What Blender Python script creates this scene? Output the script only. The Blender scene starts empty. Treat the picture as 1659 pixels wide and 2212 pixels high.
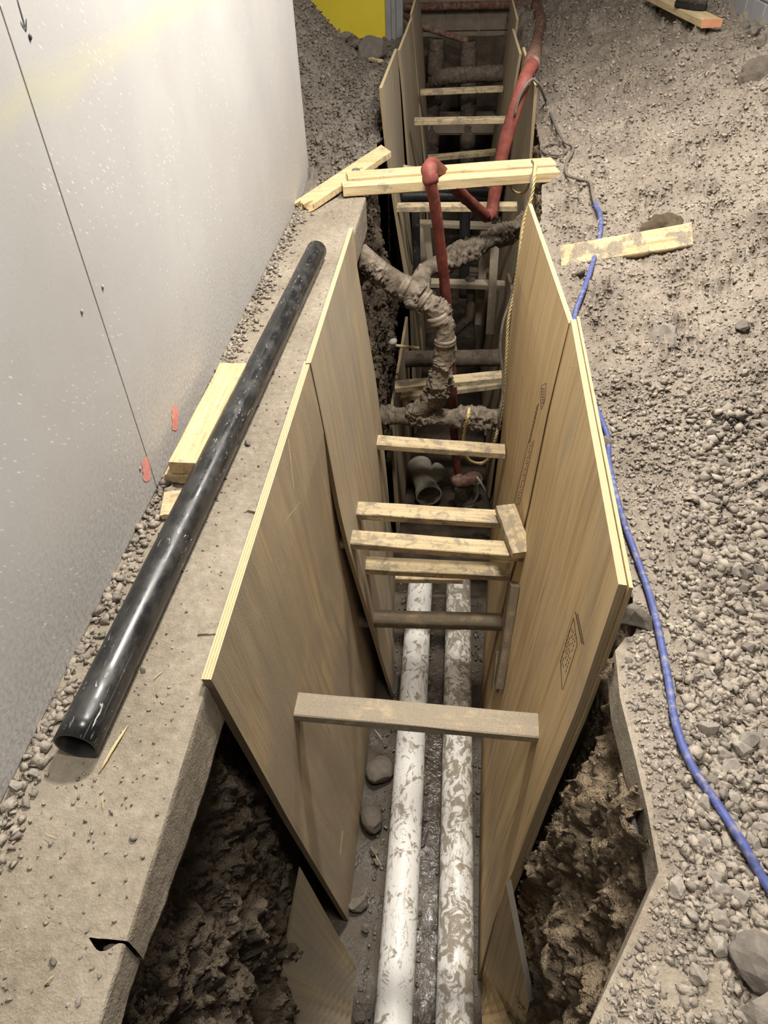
import bpy, bmesh, math, random
import numpy as np
from mathutils import Vector, Matrix
from mathutils.bvhtree import BVHTree

S = bpy.context.scene
COL = S.collection
random.seed(7)
rng = np.random.default_rng(11)

# ------------------------------------------------------------------ camera
F, CX, CY, CAMH = 1520.0, 829.5, 1106.0, 1.30
_b = (F * F + 182.0 * 66.0) / 1406.0
YA = np.array([182.0, -1406.0, F]); YA /= np.linalg.norm(YA)
ZA = -np.array([66.0, _b, F]); ZA /= np.linalg.norm(ZA)
XA = np.cross(YA, ZA)
CAM = np.array([0.0, 0.0, CAMH])
cd = bpy.data.cameras.new('camera')
cam = bpy.data.objects.new('camera', cd)
COL.objects.link(cam)
cd.sensor_fit = 'HORIZONTAL'
cd.sensor_width = 36.0
cd.lens = F / 1659.0 * 36.0
cd.clip_start = 0.02
cam.matrix_world = Matrix((
    (XA[0], -XA[1], -XA[2], 0.0),
    (YA[0], -YA[1], -YA[2], 0.0),
    (ZA[0], -ZA[1], -ZA[2], CAMH),
    (0, 0, 0, 1)))
S.camera = cam

# ------------------------------------------------------------------ light
S.view_settings.view_transform = 'Standard'
S.view_settings.look = 'None'
S.view_settings.gamma = 1.0
S.view_settings.use_curve_mapping = False
S.view_settings.exposure = 0.0
W = bpy.data.worlds.new('world'); S.world = W
W.use_nodes = True
W.node_tree.nodes['Background'].inputs[0].default_value = (1.0, 0.95, 0.88, 1)
W.node_tree.nodes['Background'].inputs[1].default_value = 0.10

def area_lamp(name, loc, target, size, power, color, spread=180):
    d = bpy.data.lights.new(name, 'AREA')
    d.shape = 'RECTANGLE'; d.size = size[0]; d.size_y = size[1]
    d.energy = power; d.color = color; d.spread = math.radians(spread)
    o = bpy.data.objects.new(name, d); COL.objects.link(o)
    o.location = loc
    o.rotation_euler = (Vector(target) - Vector(loc)).to_track_quat('-Z', 'Y').to_euler()
    return o
area_lamp('work_lamp', (0.12, 2.35, 2.7), (0.12, 2.4, 0.0), (0.35, 0.25), 150, (1.0, 0.95, 0.86))
area_lamp('work_lamp', (0.85, 3.9, 2.8), (0.85, 4.0, 0.0), (0.5, 0.5), 105, (1.0, 0.94, 0.85))
area_lamp('fill_lamp', (-0.9, 6.3, 3.2), (-0.8, 7.4, 0.0), (0.8, 0.8), 20, (1.0, 0.95, 0.88))  # added fill without a fixture, placed to brighten the yellow door and heap
area_lamp('fill_lamp', (0.12, 0.35, 3.0), (0.02, 0.72, -2.0), (0.5, 0.5), 8.0, (1.0, 0.94, 0.84), 50)  # added fill, narrow beam down the trench to lift the near soil and offcuts

# ------------------------------------------------------------------ pixel helpers
def ray(px, py):
    v = np.array([px - CX, py - CY, F])
    return np.array([v @ XA, v @ YA, v @ ZA])
def onz(px, py, z):
    r = ray(px, py); return CAM + r * ((z - CAMH) / r[2])
def onx(px, py, x):
    r = ray(px, py); return CAM + r * (x / r[0])
def ony(px, py, y):
    r = ray(px, py); return CAM + r * (y / r[1])
def lerp(a, b, t): return a + (b - a) * t
def sst(a, b, x):
    t = np.clip((x - a) / (b - a), 0, 1); return t * t * (3 - 2 * t)

# ------------------------------------------------------------------ noise
def _h(ix, iy, iz, s):
    n = (ix.astype(np.int64) * 374761393 + iy.astype(np.int64) * 668265263 + iz.astype(np.int64) * 2147483647 + s * 1274126177) & 0xffffffff
    n = ((n ^ (n >> 13)) * 1274126177) & 0xffffffff
    n = ((n ^ (n >> 16)) * 2246822519) & 0xffffffff
    return ((n ^ (n >> 15)) & 0xffffff) / float(0xffffff) * 2 - 1
def vnoise(p, s=0):
    i = np.floor(p); f = p - i; f = f * f * f * (f * (f * 6 - 15) + 10); i = i.astype(np.int64)
    x, y, z = i[:, 0], i[:, 1], i[:, 2]; fx, fy, fz = f[:, 0], f[:, 1], f[:, 2]
    def L(a, b, t): return a + (b - a) * t
    c00 = L(_h(x, y, z, s), _h(x + 1, y, z, s), fx); c10 = L(_h(x, y + 1, z, s), _h(x + 1, y + 1, z, s), fx)
    c01 = L(_h(x, y, z + 1, s), _h(x + 1, y, z + 1, s), fx); c11 = L(_h(x, y + 1, z + 1, s), _h(x + 1, y + 1, z + 1, s), fx)
    return L(L(c00, c10, fy), L(c01, c11, fy), fz)
def fbm(p, sc, oct=4, gain=0.5, s=0):
    p = np.asarray(p, float) * sc; a = 1.0; r = np.zeros(len(p)); t = 0
    for o in range(oct):
        r += a * vnoise(p, s + o * 17); t += a; a *= gain; p = p * 2.03 + 11.7
    return r / t
def ridged(p, sc, oct=4, s=0):
    p = np.asarray(p, float) * sc; a = 1.0; r = np.zeros(len(p)); t = 0
    for o in range(oct):
        r += a * (1 - 2 * np.abs(vnoise(p, s + o * 17))); t += a; a *= 0.5; p = p * 2.05 + 5.3
    return r / t

# ------------------------------------------------------------------ node material helper
class MT:
    def __init__(s, name, rough=0.8, spec=0.3, metal=0.0):
        s.m = bpy.data.materials.new(name); s.m.use_nodes = True
        s.nt = s.m.node_tree; s.b = s.nt.nodes['Principled BSDF']
        s.b.inputs['Roughness'].default_value = rough
        s.b.inputs['Metallic'].default_value = metal
        s.b.inputs['Specular IOR Level'].default_value = spec
        s.oi = None
    def n(s, t): return s.nt.nodes.new(t)
    def lk(s, a, b): s.nt.links.new(a, b)
    def put(s, sock, v):
        if hasattr(v, 'is_output'): s.lk(v, sock)
        elif isinstance(v, (tuple, list)) and len(v) == 3 and sock.type == 'RGBA': sock.default_value = (*v, 1)
        else: sock.default_value = v
    def co(s, kind='Object', scale=(1, 1, 1), rand=True):
        t = s.n('ShaderNodeTexCoord')
        v = t.outputs[kind]
        if rand:
            oi = s.n('ShaderNodeObjectInfo')
            mu = s.n('ShaderNodeMath'); mu.operation = 'MULTIPLY'; mu.inputs[1].default_value = 37.0
            s.lk(oi.outputs['Random'], mu.inputs[0])
            ad = s.n('ShaderNodeVectorMath'); ad.operation = 'ADD'
            s.lk(v, ad.inputs[0]); s.lk(mu.outputs[0], ad.inputs[1]); v = ad.outputs[0]
        mp = s.n('ShaderNodeMapping'); mp.inputs['Scale'].default_value = scale
        s.lk(v, mp.inputs[0]); return mp.outputs[0]
    def noise(s, vec, scale, detail=4, rough=0.55, dist=0.0):
        t = s.n('ShaderNodeTexNoise'); t.inputs['Scale'].default_value = scale
        t.inputs['Detail'].default_value = detail; t.inputs['Roughness'].default_value = rough
        t.inputs['Distortion'].default_value = dist
        s.lk(vec, t.inputs['Vector']); return t.outputs['Fac']
    def voro(s, vec, scale, feature='F1', out='Distance'):
        t = s.n('ShaderNodeTexVoronoi'); t.inputs['Scale'].default_value = scale; t.feature = feature
        s.lk(vec, t.inputs['Vector']); return t.outputs[out]
    def ramp(s, fac, stops):
        t = s.n('ShaderNodeValToRGB'); e = t.color_ramp.elements
        while len(e) < len(stops): e.new(0.5)
        for k, (p, c) in enumerate(stops):
            e[k].position = p
            e[k].color = (c, c, c, 1) if not isinstance(c, tuple) else (*c, 1)
        s.lk(fac, t.inputs[0]); return t.outputs[0]
    def mix(s, fac, a, b, mode='MIX'):
        t = s.n('ShaderNodeMix'); t.data_type = 'RGBA'; t.blend_type = mode
        s.put(t.inputs[0], fac); s.put(t.inputs[6], a); s.put(t.inputs[7], b); return t.outputs[2]
    def math(s, op, a, b=0.0, c=0.0, clamp=False):
        t = s.n('ShaderNodeMath'); t.operation = op; t.use_clamp = clamp
        s.put(t.inputs[0], a); s.put(t.inputs[1], b); s.put(t.inputs[2], c); return t.outputs[0]
    def sep(s, vec):
        t = s.n('ShaderNodeSeparateXYZ'); s.lk(vec, t.inputs[0]); return t.outputs
    def bump(s, h, strength=0.5, dist=0.01):
        t = s.n('ShaderNodeBump'); t.inputs['Strength'].default_value = strength; t.inputs['Distance'].default_value = dist
        s.lk(h, t.inputs['Height']); s.lk(t.outputs[0], s.b.inputs['Normal'])
    def col(s, c): s.put(s.b.inputs['Base Color'], c)
    def rough(s, r): s.put(s.b.inputs['Roughness'], r)

MATS = {}
def mdirt(name, dark, mid, light, bs=0.6, rough=0.95, tint=None):
    t = MT(name, rough, 0.15); v = t.co('Object', rand=False)
    n1 = t.noise(v, 3.0, 6, 0.6); n2 = t.noise(v, 45, 5, 0.65); n3 = t.noise(v, 220, 3, 0.6)
    c = t.ramp(n1, [(0.3, dark), (0.5, mid), (0.72, light)])
    c2 = t.ramp(n2, [(0.3, dark), (0.55, mid), (0.75, light)])
    c = t.mix(0.5, c, c2)
    c = t.mix(t.ramp(n3, [(0.55, 0.0), (0.75, 0.45)]), c, light)
    if tint:
        a = t.n('ShaderNodeAttribute'); a.attribute_name = 'tint'; a.attribute_type = 'GEOMETRY'
        oi = t.n('ShaderNodeObjectInfo')
        k = t.math('ADD', t.math('MULTIPLY', t.math('ADD', a.outputs['Fac'], t.math('MULTIPLY', oi.outputs['Random'], 0.0)), 1.0), 0.0)
        if tint == 'obj': k = t.math('ADD', 0.70, t.math('MULTIPLY', oi.outputs['Random'], 0.65))
        c = t.mix(1.0, c, k, 'MULTIPLY')
    t.col(c)
    h = t.math('ADD', t.math('MULTIPLY', n2, 1.0), t.math('MULTIPLY', n3, 0.5))
    t.bump(h, bs, 0.012 if bs < .95 else 0.022)
    MATS[name] = t.m
mdirt('dirt', (0.120, 0.104, 0.088), (0.210, 0.185, 0.158), (0.320, 0.285, 0.248), 0.9)
mdirt('dirt_pale', (0.160, 0.130, 0.104), (0.278, 0.235, 0.193), (0.435, 0.378, 0.315), 0.9)
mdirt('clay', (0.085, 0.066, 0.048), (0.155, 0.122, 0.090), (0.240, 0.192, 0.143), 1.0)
mdirt('concrete_slab', (0.165, 0.136, 0.103), (0.285, 0.243, 0.190), (0.430, 0.378, 0.308), 0.55)
mdirt('stone', (0.185, 0.162, 0.138), (0.285, 0.252, 0.218), (0.385, 0.347, 0.303), 0.4, tint='obj')
mdirt('gravel', (0.195, 0.166, 0.137), (0.305, 0.264, 0.220), (0.425, 0.377, 0.320), 0.4, tint='geo')
mdirt('gravel_dark', (0.130, 0.108, 0.086), (0.205, 0.172, 0.140), (0.290, 0.250, 0.205), 0.4, tint='geo')
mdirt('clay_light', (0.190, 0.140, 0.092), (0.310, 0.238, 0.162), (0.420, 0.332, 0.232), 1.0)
mdirt('stone_dark', (0.110, 0.095, 0.078), (0.180, 0.155, 0.130), (0.260, 0.228, 0.190), 0.4)

def m_mudpipe():
    t = MT('mud_pipe', 0.9, 0.15); v = t.co('Object', rand=False)
    n = t.noise(v, 18, 6, 0.65); n2 = t.noise(v, 160, 4, 0.6)
    c = t.ramp(n, [(0.32, (0.100, 0.078, 0.058)), (0.5, (0.205, 0.168, 0.130)), (0.7, (0.300, 0.255, 0.205))])
    t.col(t.mix(t.ramp(n2, [(0.5, 0.0), (0.8, 0.4)]), c, (0.33, 0.285, 0.23)))
    t.bump(t.math('ADD', n2, n), 0.6, 0.01); MATS['mud_pipe'] = t.m
m_mudpipe()

def m_wetmud():
    t = MT('wet_mud', 0.35, 0.5); v = t.co('Object', rand=False)
    n = t.noise(v, 9, 6, 0.6); n2 = t.noise(v, 60, 4, 0.6)
    t.col(t.ramp(n, [(0.3, (0.042, 0.032, 0.023)), (0.55, (0.085, 0.067, 0.048)), (0.75, (0.130, 0.105, 0.077))]))
    t.rough(t.ramp(n, [(0.38, 0.22), (0.6, 0.75)]))
    t.bump(t.math('ADD', n2, t.math('MULTIPLY', n, 2.0)), 0.6, 0.012); MATS['wet_mud'] = t.m
m_wetmud()
def m_water():
    t = MT('muddy_water', 0.06, 0.6); v = t.co('Object', rand=False)
    n = t.noise(v, 26, 5, 0.6, 0.5); n2 = t.noise(v, 7, 3, 0.5)
    t.col(t.ramp(n2, [(0.35, (0.040, 0.030, 0.021)), (0.7, (0.085, 0.067, 0.048))]))
    t.bump(n, 0.55, 0.02); MATS['muddy_water'] = t.m
m_water()

def m_ply(name, base, dark, light, mud=0.5, mudcol=(0.235, 0.195, 0.150)):
    t = MT(name, 0.75, 0.25); v = t.co('UV')
    g = t.n('ShaderNodeMapping'); g.inputs['Scale'].default_value = (1, 0.045, 1); t.lk(v, g.inputs[0])
    g2 = t.n('ShaderNodeMapping'); g2.inputs['Scale'].default_value = (1, 0.12, 1); t.lk(v, g2.inputs[0])
    n1 = t.noise(g.outputs[0], 26, 5, 0.6, 0.4); n2 = t.noise(g.outputs[0], 130, 3, 0.6); n3 = t.noise(g2.outputs[0], 5, 4, 0.5)
    c = t.ramp(n1, [(0.32, dark), (0.5, base), (0.7, light)])
    c = t.mix(t.ramp(n3, [(0.4, 0.0), (0.65, 0.5)]), c, light)
    streak = t.ramp(t.noise(g.outputs[0], 48, 2, 0.5, 0.3), [(0.66, 0.0), (0.74, 0.65)])
    c = t.mix(streak, c, tuple(x * 0.45 for x in dark))
    c = t.mix(t.ramp(n2, [(0.45, 0.0), (0.8, 0.25)]), c, dark)
    st = t.n('ShaderNodeMapping'); st.inputs['Scale'].default_value = (1, 0.35, 1); t.lk(v, st.inputs[0])
    m = t.noise(st.outputs[0], 3.2, 6, 0.62, 0.6)
    fine = t.noise(v, 300, 2, 0.5)
    mask = t.math('MULTIPLY', t.ramp(m, [(0.56 - 0.22 * mud, 0.0), (0.72 - 0.15 * mud, 1.0)]), t.ramp(fine, [(0.25, 0.25), (0.6, 0.95)]))
    t.col(t.mix(mask, c, mudcol))
    t.bump(t.math('ADD', n2, t.math('MULTIPLY', fine, mask)), 0.25, 0.004); MATS[name] = t.m
m_ply('plywood', (0.505, 0.366, 0.195), (0.375, 0.250, 0.118), (0.595, 0.450, 0.258), 0.15, (0.36, 0.29, 0.20))
m_ply('plywood_muddy', (0.420, 0.318, 0.190), (0.280, 0.200, 0.112), (0.490, 0.382, 0.240), 1.15, (0.268, 0.223, 0.168))
m_ply('plywood_dusty', (0.400, 0.318, 0.205), (0.275, 0.208, 0.125), (0.455, 0.372, 0.255), 0.8, (0.330, 0.288, 0.238))
def m_edge():
    t = MT('ply_edge', 0.8, 0.2); v = t.co('UV', rand=False); x = t.sep(v)
    lay = t.math('FRACT', t.math('MULTIPLY', x[1], 3.5))
    c = t.ramp(lay, [(0.0, (0.53, 0.43, 0.25)), (0.48, (0.64, 0.55, 0.35)), (0.54, (0.30, 0.20, 0.10)), (1.0, (0.48, 0.36, 0.19))])
    n = t.noise(v, 35, 4, 0.6)
    t.col(t.mix(t.ramp(n, [(0.45, 0.0), (0.75, 0.5)]), c, (0.70, 0.58, 0.33)))
    t.bump(n, 0.3, 0.004); MATS['ply_edge'] = t.m
m_edge()
def m_edge3():
    t = MT('ply_edge_dusty', 0.9, 0.15); v = t.co('UV', rand=False); n = t.noise(v, 60, 4, 0.6)
    t.col(t.ramp(n, [(0.3, (0.42, 0.375, 0.31)), (0.7, (0.58, 0.53, 0.45))])); t.bump(n, 0.4, 0.004); MATS['ply_edge_dusty'] = t.m
m_edge3()
def m_edged():
    t = MT('ply_edge_dirty', 0.85, 0.2); v = t.co('UV', rand=False); x = t.sep(v)
    lay = t.math('FRACT', t.math('MULTIPLY', x[1], 3.5))
    c = t.ramp(lay, [(0.0, (0.34, 0.25, 0.14)), (0.48, (0.42, 0.33, 0.20)), (0.54, (0.13, 0.085, 0.047)), (1.0, (0.26, 0.19, 0.105))])
    n = t.noise(v, 25, 4, 0.6)
    t.col(t.mix(t.ramp(n, [(0.4, 0.0), (0.7, 0.7)]), c, (0.25, 0.205, 0.155)))
    MATS['ply_edge_dirty'] = t.m
m_edged()

def m_lumber(name, base, dark, light, mud, mudcol=(0.215, 0.178, 0.135)):
    t = MT(name, 0.8, 0.2); v = t.co('Object')
    g = t.n('ShaderNodeMapping'); g.inputs['Scale'].default_value = (0.06, 1, 1); t.lk(v, g.inputs[0])
    n1 = t.noise(g.outputs[0], 60, 5, 0.6, 0.3); n2 = t.noise(v, 14, 6, 0.65, 0.4); n3 = t.noise(v, 260, 2, 0.5)
    c = t.ramp(n1, [(0.3, dark), (0.5, base), (0.72, light)])
    mk = t.math('MULTIPLY', t.ramp(n2, [(0.62 - 0.3 * mud, 0.0), (0.68 - 0.22 * mud, 1.0)]), t.ramp(n3, [(0.3, 0.55), (0.55, 1.0)]))
    sp = t.ramp(n3, [(0.62, 0.0), (0.68, 0.8)])
    c = t.mix(mk, c, mudcol); c = t.mix(t.math('MULTIPLY', sp, 0.8), c, tuple(x * 0.45 for x in mudcol))
    t.col(c); t.bump(t.math('ADD', n1, n3), 0.3, 0.004); MATS[name] = t.m
m_lumber('lumber_clean', (0.600, 0.465, 0.265), (0.430, 0.310, 0.155), (0.720, 0.590, 0.370), 0.15, (0.36, 0.30, 0.225))
m_lumber('lumber', (0.520, 0.415, 0.255), (0.370, 0.280, 0.160), (0.620, 0.515, 0.340), 0.45, (0.27, 0.225, 0.17))
m_lumber('lumber_stained', (0.560, 0.430, 0.245), (0.420, 0.305, 0.160), (0.650, 0.530, 0.330), 0.42, (0.235, 0.205, 0.165))
m_lumber('lumber_muddy', (0.380, 0.305, 0.205), (0.240, 0.185, 0.120), (0.470, 0.385, 0.270), 0.95, (0.255, 0.215, 0.165))
m_lumber('lumber_dark', (0.190, 0.145, 0.090), (0.110, 0.080, 0.046), (0.260, 0.205, 0.130), 0.8, (0.125, 0.100, 0.070))

def m_pvc(name, dirt):
    t = MT(name, 0.35, 0.5); v = t.co('UV'); x = t.sep(t.co('UV', rand=False))
    n1 = t.noise(v, 14, 7, 0.70, 1.3); n2 = t.noise(v, 75, 4, 0.6, 0.5)
    st = t.n('ShaderNodeMapping'); st.inputs['Scale'].default_value = (0.35, 1, 1); t.lk(v, st.inputs[0])
    n3 = t.noise(st.outputs[0], 26, 5, 0.6, 1.5)
    m1 = t.ramp(n1, [(0.60 - dirt * 0.14, 0.0), (0.64 - dirt * 0.12, 0.9)])
    m2 = t.ramp(n3, [(0.60 - dirt * 0.08, 0.0), (0.66 - dirt * 0.06, 0.8)])
    m3 = t.ramp(n2, [(0.66, 0.0), (0.70, 0.9)])
    c = t.mix(m2, (0.80, 0.79, 0.77), (0.46, 0.40, 0.31))
    c = t.mix(m1, c, (0.27, 0.225, 0.165)); c = t.mix(m3, c, (0.16, 0.13, 0.095))
    pr = t.math('LESS_THAN', t.math('ABSOLUTE', t.math('SUBTRACT', x[1], 0.25 * 0.5)), 0.0035)
    ln = t.n('ShaderNodeMapping'); ln.inputs['Scale'].default_value = (1, 0.0, 0.0); t.lk(t.co('UV', rand=False), ln.inputs[0])
    dash = t.ramp(t.noise(ln.outputs[0], 190, 2, 0.7), [(0.47, 0.0), (0.5, 1.0)])
    c = t.mix(t.math('MULTIPLY', t.math('MULTIPLY', pr, dash), 0.75), c, (0.07, 0.07, 0.08))
    t.col(c); t.rough(t.ramp(n1, [(0.4, 0.32), (0.6, 0.75)])); t.bump(n1, 0.15, 0.004); MATS[name] = t.m
m_pvc('pvc_white', 0.36); m_pvc('pvc_dirty', 0.85)
def m_abs():
    t = MT('abs_black', 0.28, 0.55); v = t.co('UV')
    st = t.n('ShaderNodeMapping'); st.inputs['Scale'].default_value = (0.5, 1.4, 1); t.lk(v, st.inputs[0])
    n1 = t.noise(st.outputs[0], 34, 5, 0.7, 2.0); n2 = t.noise(v, 3.5, 3, 0.5)
    st2 = t.n('ShaderNodeMapping'); st2.inputs['Scale'].default_value = (0.08, 1.6, 1); t.lk(v, st2.inputs[0])
    n4 = t.noise(st2.outputs[0], 60, 3, 0.6, 0.8)
    scr = t.math('MULTIPLY', t.ramp(n1, [(0.63, 0.0), (0.67, 1.0)]), t.ramp(n2, [(0.47, 0.0), (0.56, 1.0)]))
    ln = t.ramp(n4, [(0.69, 0.0), (0.73, 0.5)])
    du = t.ramp(t.noise(v, 12, 6, 0.65), [(0.45, 0.0), (0.75, 0.22)])
    c = t.mix(du, (0.012, 0.012, 0.013), (0.17, 0.16, 0.14)); c = t.mix(ln, c, (0.28, 0.27, 0.25)); c = t.mix(scr, c, (0.62, 0.61, 0.58))
    t.col(c); t.rough(t.math('ADD', 0.24, t.math('MULTIPLY', du, 1.6))); MATS['abs_black'] = t.m
m_abs()

def m_simple(name, c, rough=0.6, spec=0.3, var=0.25, scale=12, metal=0.0, dust=None, bs=0.15):
    t = MT(name, rough, spec, metal); v = t.co('Object')
    n = t.noise(v, scale, 5, 0.6)
    k = t.ramp(n, [(0.3, tuple(x * (1 - var) for x in c)), (0.7, tuple(min(1, x * (1 + var)) for x in c))])
    if dust:
        k = t.mix(t.ramp(t.noise(v, scale * 2.3, 5, 0.65), [(dust[1], 0.0), (dust[1] + 0.18, 0.85)]), k, dust[0])
    t.col(k); t.bump(t.noise(v, scale * 6, 3, 0.6), bs, 0.004); MATS[name] = t.m
m_simple('red_hose', (0.205, 0.056, 0.044), 0.6, 0.3, 0.3, 14, dust=((0.27, 0.165, 0.125), 0.56))
m_simple('red_hose_dusty', (0.150, 0.066, 0.050), 0.8, 0.2, 0.2, 10, dust=((0.26, 0.20, 0.155), 0.45))
m_simple('blue_cable', (0.070, 0.090, 0.255), 0.55, 0.3, 0.2, 20, dust=((0.27, 0.245, 0.25), 0.50))
m_simple('grey_cable', (0.14, 0.12, 0.10), 0.7, 0.3, 0.2, 30, dust=((0.25, 0.21, 0.17), 0.5))
m_simple('white_cord', (0.42, 0.38, 0.31), 0.6, 0.3, 0.15, 20)
m_simple('yellow_rope', (0.56, 0.44, 0.20), 0.8, 0.2, 0.25, 60, dust=((0.33, 0.27, 0.19), 0.55))
m_simple('yellow_paint', (0.82, 0.66, 0.050), 0.45, 0.4, 0.05, 3, dust=((0.42, 0.36, 0.17), 0.72))
m_simple('steel_grey', (0.30, 0.30, 0.31), 0.5, 0.4, 0.12, 8)
m_simple('block_grey', (0.33, 0.33, 0.34), 0.8, 0.2, 0.1, 14)
m_simple('mortar', (0.46, 0.44, 0.41), 0.9, 0.1, 0.1, 20)
m_simple('block_tan', (0.27, 0.22, 0.17), 0.9, 0.1, 0.22, 9)
m_simple('iron_brown', (0.115, 0.088, 0.070), 0.85, 0.2, 0.35, 14, dust=((0.20, 0.165, 0.13), 0.5), bs=0.5)
m_simple('clamp_band', (0.225, 0.185, 0.142), 0.6, 0.4, 0.3, 40, dust=((0.45, 0.41, 0.35), 0.62))
m_simple('dark_plastic', (0.018, 0.018, 0.020), 0.5, 0.4, 0.2, 12, dust=((0.14, 0.12, 0.10), 0.6))
m_simple('boot_leather', (0.055, 0.046, 0.040), 0.7, 0.3, 0.3, 30, dust=((0.26, 0.215, 0.17), 0.55))
m_simple('boot_sole', (0.020, 0.019, 0.019), 0.8, 0.2, 0.3, 30)
m_simple('pump_metal', (0.42, 0.40, 0.36), 0.4, 0.5, 0.3, 25, 0.3, dust=((0.12, 0.095, 0.07), 0.45))
m_simple('ink', (0.06, 0.05, 0.04), 0.9, 0.1, 0.1, 10)
m_simple('marker', (0.10, 0.10, 0.12), 0.9, 0.1, 0.1, 10)
m_simple('red_spray', (0.80, 0.30, 0.25), 0.9, 0.1, 0.10, 40, dust=((0.68, 0.48, 0.44), 0.50))
m_simple('orange_end', (0.62, 0.30, 0.17), 0.8, 0.2, 0.1, 30)
m_simple('straw', (0.56, 0.44, 0.25), 0.9, 0.1, 0.2, 30)
m_simple('concrete_pale', (0.40, 0.375, 0.335), 0.9, 0.1, 0.15, 12)
m_simple('hole', (0.03, 0.03, 0.03), 0.9, 0.1, 0.1, 10)

def m_wall():
    t = MT('wall_board', 0.55, 0.35); v = t.co('Object', rand=False); x = t.sep(v)
    big = t.noise(v, 1.3, 4, 0.5); mid = t.noise(v, 5, 5, 0.6); fine = t.noise(v, 90, 4, 0.65)
    c = t.ramp(big, [(0.3, (0.450, 0.438, 0.432)), (0.7, (0.540, 0.530, 0.526))])
    c = t.mix(t.ramp(mid, [(0.5, 0.0), (0.8, 0.35)]), c, (0.40, 0.375, 0.345))
    # tan yellow-green smear running diagonally over the board
    d = t.math('SUBTRACT', x[2], t.math('ADD', WALL_SMEAR[0], t.math('MULTIPLY', x[1], WALL_SMEAR[1])))
    d = t.math('ADD', d, t.math('MULTIPLY', t.math('SUBTRACT', mid, 0.5), 0.10))
    sm = t.math('SUBTRACT', 1.0, t.math('DIVIDE', t.math('ABSOLUTE', d), 0.055), clamp=True)
    c = t.mix(t.math('MULTIPLY', sm, 0.55), c, (0.545, 0.530, 0.375))
    # pale chipped flecks
    w = t.n('ShaderNodeMapping'); w.inputs['Scale'].default_value = (1, 1, 1); w.inputs['Rotation'].default_value = (0.75, 0, 0); t.lk(v, w.inputs[0])
    w2 = t.n('ShaderNodeMapping'); w2.inputs['Scale'].default_value = (1, 0.30, 1); t.lk(w.outputs[0], w2.inputs[0])
    vo = t.voro(w2.outputs[0], 88)
    fl = t.math('MULTIPLY', t.ramp(vo, [(0.13, 1.0), (0.20, 0.0)]), t.ramp(t.noise(v, 3.4, 5, 0.65), [(0.44, 0.0), (0.58, 1.0)]))
    c = t.mix(t.math('MULTIPLY', fl, 0.75), c, (0.80, 0.79, 0.77))
    # dust splashed onto the foot of the board
    lo = t.math('SUBTRACT', 1.0, t.math('DIVIDE', x[2], 0.42), clamp=True)
    sp = t.math('MULTIPLY', lo, t.ramp(fine, [(0.42, 0.0), (0.62, 1.0)]))
    c = t.mix(t.math('MULTIPLY', sp, 0.75), c, (0.30, 0.265, 0.225))
    dk = t.ramp(t.noise(v, 210, 2, 0.5), [(0.70, 0.0), (0.74, 0.6)])
    c = t.mix(dk, c, (0.25, 0.225, 0.20))
    t.col(c); t.rough(t.ramp(mid, [(0.3, 0.45), (0.7, 0.65)])); t.bump(fine, 0.12, 0.003); MATS['wall_board'] = t.m
XW = -0.822
_a = onx(0, 255, XW); _c = onx(420, 0, XW)
_sl = (_c[2] - _a[2]) / (_c[1] - _a[1])
WALL_SMEAR = (float(_a[2] - _sl * _a[1]), float(_sl))
m_wall()

# ------------------------------------------------------------------ mesh helpers
def tag(o, label=None, cat=None, group=None, kind=None):
    if label: o['label'] = label
    if cat: o['category'] = cat
    if group: o['group'] = group
    if kind: o['kind'] = kind
    return o
def link(o, parent=None):
    COL.objects.link(o)
    if parent is not None:
        o.parent = parent
        o.matrix_parent_inverse = Matrix.Identity(4)
    return o
def mesh(name, verts, faces, mats, parent=None, smooth=False, uvs=None, midx=None):
    me = bpy.data.meshes.new(name)
    me.from_pydata([tuple(map(float, v)) for v in verts], [], [tuple(map(int, f)) for f in faces])
    if isinstance(mats, str): mats = [mats]
    for m in mats: me.materials.append(MATS[m])
    if midx is not None: me.polygons.foreach_set('material_index', np.asarray(midx, dtype=np.int32))
    if smooth: me.polygons.foreach_set('use_smooth', np.ones(len(me.polygons), dtype=bool))
    if uvs is not None:
        l = me.uv_layers.new(name='UVMap'); l.data.foreach_set('uv', np.asarray(uvs, dtype=np.float32).ravel())
    me.update()
    o = bpy.data.objects.new(name, me)
    return link(o, parent)
def empty(name, loc):
    o = bpy.data.objects.new(name, None); o.location = loc; o.empty_display_size = 0.05
    return link(o)
def part(o, root):
    """parent a mesh that was built in world coordinates to an Empty"""
    o.parent = root
    o.matrix_parent_inverse = Matrix.Translation(-Vector(root.location))
    return o
def gridfaces(nr, nc, flip=False):
    i = np.arange(nr * nc).reshape(nr, nc)
    a, b, c, d = i[:-1, :-1].ravel(), i[:-1, 1:].ravel(), i[1:, 1:].ravel(), i[1:, :-1].ravel()
    return np.stack([a, d, c, b] if flip else [a, b, c, d], 1)
def fastgrid(name, V, mat, parent=None, flip=False, smooth=True):
    nr, nc = V.shape[:2]; fs = gridfaces(nr, nc, flip)
    me = bpy.data.meshes.new(name)
    me.vertices.add(nr * nc); me.vertices.foreach_set('co', V.reshape(-1).astype(np.float32))
    me.loops.add(len(fs) * 4); me.loops.foreach_set('vertex_index', fs.ravel().astype(np.int32))
    me.polygons.add(len(fs)); me.polygons.foreach_set('loop_start', np.arange(0, len(fs) * 4, 4, dtype=np.int32))
    me.polygons.foreach_set('use_smooth', np.full(len(fs), smooth, dtype=bool))
    me.materials.append(MATS[mat]); me.update(calc_edges=True); me.validate()
    return link(bpy.data.objects.new(name, me), parent)
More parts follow.
